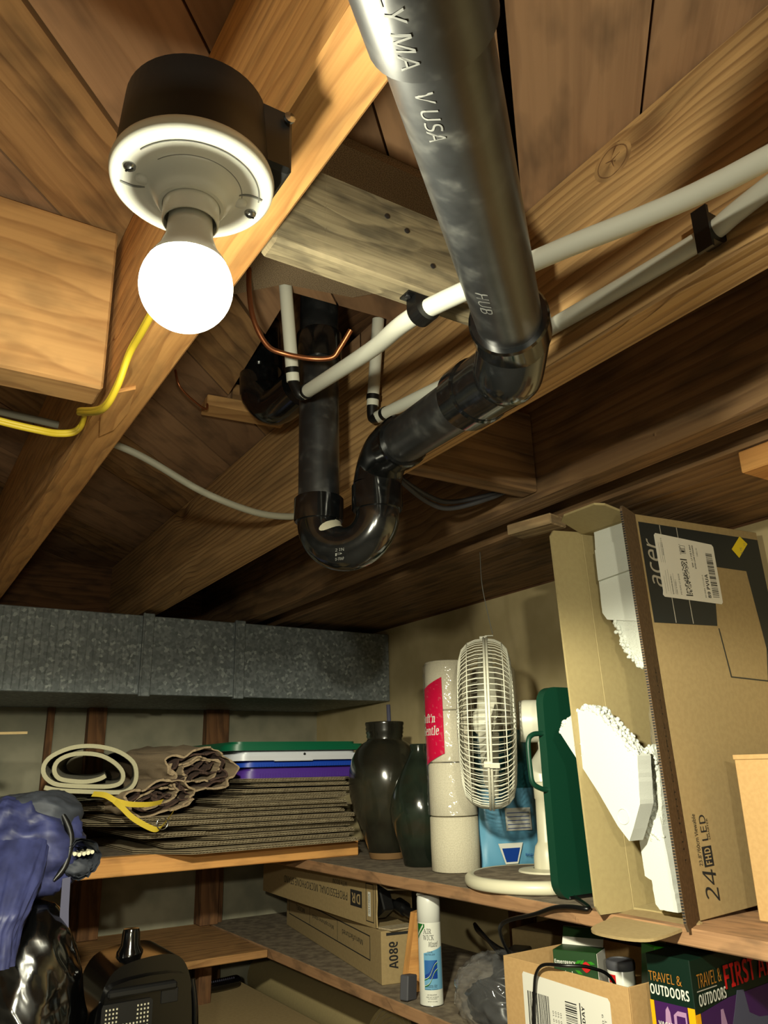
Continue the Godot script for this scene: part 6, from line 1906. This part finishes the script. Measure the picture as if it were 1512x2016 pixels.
	pt.call(Fr, [[0.010, 0.1555], [0.060, 0.1555], [0.060, 0.1567], [0.010, 0.1567]], M.print_silver, "rule_line", 0.0004)
	tt.call(Fr, "OUTDOORS", 0.010, 0.138, 0.070, 0.0145, M.print_white)
	tt.call(Fr, "FIRST AID", 0.080, 0.148, 0.15, 0.030, M.print_red)

# ------------------------------------------------------------------ left foreground
func build_left_things() -> void:
	# unseen supports just under the picture's lower edge
	var b := MB.new(); b.span(Vector3(0.10, -1.449, -1.74), Vector3(0.355, -0.90, -1.38), 0.003)
	solo("support_carton", b, M.card, Vector3(0.23, -1.45, -1.56), "carton under the black garbage bag", "carton")
	b = MB.new(); b.span(Vector3(0.37, -1.449, -1.70), Vector3(0.60, -0.622, -1.42), 0.003)
	solo("support_carton", b, M.card, Vector3(0.48, -1.45, -1.56), "carton under the black heater", "carton")
	# garbage bag
	var t := thing("garbage_bag", Vector3(0.27, -0.90, -1.55), "full shiny black garbage bag with creased plastic at lower left", "garbage bag")
	b = MB.new()
	var n := FastNoiseLite.new()
	n.seed = 44; n.frequency = 1.0; n.fractal_type = FastNoiseLite.FRACTAL_RIDGED; n.fractal_octaves = 3
	b.grid(func(u, v):
		var a: float = u * TAU
		var prof := pow(sin(PI * clampf(0.04 + v * 0.96, 0.0, 1.0)), 0.45)
		var r := 0.108 * prof
		var d := Vector3(cos(a), 0, sin(a))
		var q := d * r + Vector3(0.045 * (v - 0.5), -0.90 + v * 0.70, 0)
		var w := Vector3(q.x * 7.0 + q.y * 2.6, q.y * 2.4 - q.x * 3.0, q.z * 7.0)
		return Vector3(0.262, 0, -1.575) + q + d * (0.020 * n.get_noise_3dv(w)) * prof, 90, 90, Vector3(0.262, -0.55, -1.575), true)
	part("bag_film", b, M.garbage_bag, t)
	# crumpled blue tent bag draped on it
	t = thing("nylon_bag", Vector3(0.27, -0.2, -1.62), "crumpled blue and grey nylon bag draped over the garbage bag", "nylon bag")
	b = MB.new(); blob(b, Vector3(0.262, -0.125, -1.635), Vector3(0.085, 0.075, 0.085), 0.030, Vector3(6, 9, 6), 51, 0.85, 64, 44)
	part("blue_cloth", b, M.nylon_blue, t)
	b = MB.new(); blob(b, Vector3(0.278, -0.068, -1.665), Vector3(0.078, 0.040, 0.085), 0.016, Vector3(7, 9, 7), 52, 0.8, 56, 36)
	part("grey_flap", b, M.nylon_grey, t)
	b = MB.new()
	n.seed = 61
	b.grid(func(u, v):
		var a: float = u * TAU
		var r := lerpf(0.050, 0.030, minf(v * 1.6, 1.0)) * (0.7 + 0.3 * pow(sin(PI * clampf(v, 0.03, 0.97)), 0.3))
		var d := Vector3(cos(a), 0, sin(a) * 0.8)
		return Vector3(0.248 - 0.040 * minf(1.0, v * 1.4), -0.10 - v * 0.175, -1.57 + 0.115 * minf(1.0, v * 1.7)) + d * (r + 0.008 * n.get_noise_3d(cos(a) * 1.5, v * 0.9, sin(a) * 1.5)), 64, 30, Vector3(0.24, -0.24, -1.55), true)
	part("hanging_sleeve", b, M.nylon_blue, t)
	b = MB.new(); b.tube(smooth([Vector3(0.305, -0.055, -1.585), Vector3(0.325, -0.10, -1.565), Vector3(0.318, -0.145, -1.55), Vector3(0.30, -0.17, -1.545)], 5), [0.003, 0.004, 0.005, 0.006, 0.006, 0.006, 0.006, 0.006, 0.006, 0.006, 0.006, 0.005, 0.005, 0.004, 0.003, 0.002], 10)
	part("dark_cord_channel", b, M.black_plastic, t)
	# pole bag
	t = thing("pole_bag", Vector3(0.345, -0.17, -1.60), "grey sleeve of tent poles, open end with pale pole tips toward the viewer", "pole bag")
	b = MB.new()
	n.seed = 71
	b.grid(func(u, v):
		var a: float = u * TAU
		var r := 0.0305 + 0.005 * n.get_noise_3d(cos(a) * 1.6, sin(a) * 1.6, v * 2.0)
		return Vector3(0.346, -0.140, -1.553).lerp(Vector3(0.31, -0.135, -1.72), v) + Vector3(cos(a) * r, sin(a) * r, 0.004 * sin(a * 3.0)), 48, 14, Vector3(0.33, -0.138, -1.64), true)
	b.grid(func(u, v):
		var a: float = u * TAU
		var r := 0.027 + 0.004 * n.get_noise_3d(cos(a) * 1.6, sin(a) * 1.6, v * 2.0)
		return Vector3(0.346, -0.140, -1.5535).lerp(Vector3(0.335, -0.138, -1.61), v) + Vector3(cos(a) * r, sin(a) * r, 0.004 * sin(a * 3.0)), 48, 6, Vector3(0.34, -0.139, -1.58), true, true)
	part("sleeve", b, M.nylon_grey, t)
	b = MB.new(); blob(b, Vector3(0.340, -0.155, -1.572), Vector3(0.024, 0.013, 0.02), 0.006, Vector3(60, 60, 60), 73, 0.8, 24, 16)
	part("bunched_cloth", b, M.nylon_grey, t)
	for q in [[-0.013, 0.002, 0], [-0.005, 0.0, 0], [0.003, 0.001, 0], [0.010, 0.002, 0], [0.017, 0.003, 0], [-0.006, 0.0095, 1], [0.004, 0.0098, 1]]:
		b = MB.new()
		var p0 := Vector3(0.346 + q[0], -0.133 + q[1], -1.556)
		b.tube([p0, p0 + Vector3(-0.012, 0.002, -0.06)], 0.0034, 12, q[2] == 0)
		part("pole_tip", b, M.steel if q[2] else M.cream, t)
	b = MB.new()
	b.slab(PackedVector2Array([Vector2(-0.006, 0.0), Vector2(0.007, 0.002), Vector2(0.009, -0.05), Vector2(0.012, -0.085), Vector2(-0.003, -0.087), Vector2(-0.005, -0.05)]), 0.002, frame(Vector3(0.320, -0.168, -1.545), Vector3(1, 0, 0.1), Vector3(0.1, 1, 0)))
	part("tie_tape", b, M.strap_grey, t)
	# black portable heater
	t = thing("black_heater", Vector3(0.47, -0.621, -1.56), "glossy black portable heater with a dotted grille and top handle", "heater")
	b = MB.new()
	var o := smooth2(V2([[-0.088, -0.28], [-0.090, -0.12], [-0.084, -0.04], [-0.066, 0.012], [-0.030, 0.030], [0.035, 0.034], [0.066, 0.014], [0.082, -0.04], [0.088, -0.12], [0.088, -0.28]]), 4)
	b.slab(o, 0.15, Transform3D(Basis.IDENTITY, Vector3(0.468, -0.338, -1.60)), 1.0, true)
	var hb := part("housing", b, M.gloss_black, t)
	b = MB.new()
	var o2 := smooth2(V2([[-0.080, -0.27], [-0.082, -0.12], [-0.076, -0.045], [-0.060, 0.002], [0.060, 0.004], [0.074, -0.045], [0.080, -0.12], [0.080, -0.27]]), 4)
	b.slab(o2, 0.02, Transform3D(Basis.IDENTITY, Vector3(0.468, -0.340, -1.523)), 1.0, true)
	part("front_bezel", b, M.gloss_black, hb)
	b = MB.new()
	b.box(Vector3(0.455, -0.3495, -1.510), Vector3(0.118, 0.012, 0.012), 0.003)
	b.box(Vector3(0.503, -0.366, -1.513), Vector3(0.030, 0.022, 0.004), 0.001)
	part("control_strip", b, M.black_plastic, hb)
	b = MB.new()
	b.lathe([[0.024, 0.0], [0.023, 0.010], [0.0165, 0.020], [0.0155, 0.040], [0.0135, 0.046], [0.0, 0.047]], 24, Transform3D(Basis.IDENTITY, Vector3(0.450, -0.312, -1.585)))
	part("top_handle", b, M.gloss_black, t)
	b = MB.new()
	b.slab(rrect(0.085, 0.12, 0.006), 0.004, Transform3D(Basis.IDENTITY, Vector3(0.431, -0.424, -1.5115)))
	var gr := part("grille_plate", b, M.black_plastic, t)
	b = MB.new()
	for i in 13:
		for k in 15:
			if k < 4 and i > 3 and i < 9: continue
			b.box(Vector3(0.396 + i * 0.0058, -0.372 - k * 0.0062, -1.5090), Vector3(0.0024, 0.0026, 0.002), 0)
	var dots := part("grille_dots", b, M.dust, gr)
	dots.set_meta("kind", "stuff")
	b = MB.new(); b.tube(smooth([Vector3(0.548, -0.35, -1.53), Vector3(0.556, -0.42, -1.525), Vector3(0.556, -0.60, -1.525)], 6), 0.006, 12)
	part("side_trim", b, M.gloss_black, hb)
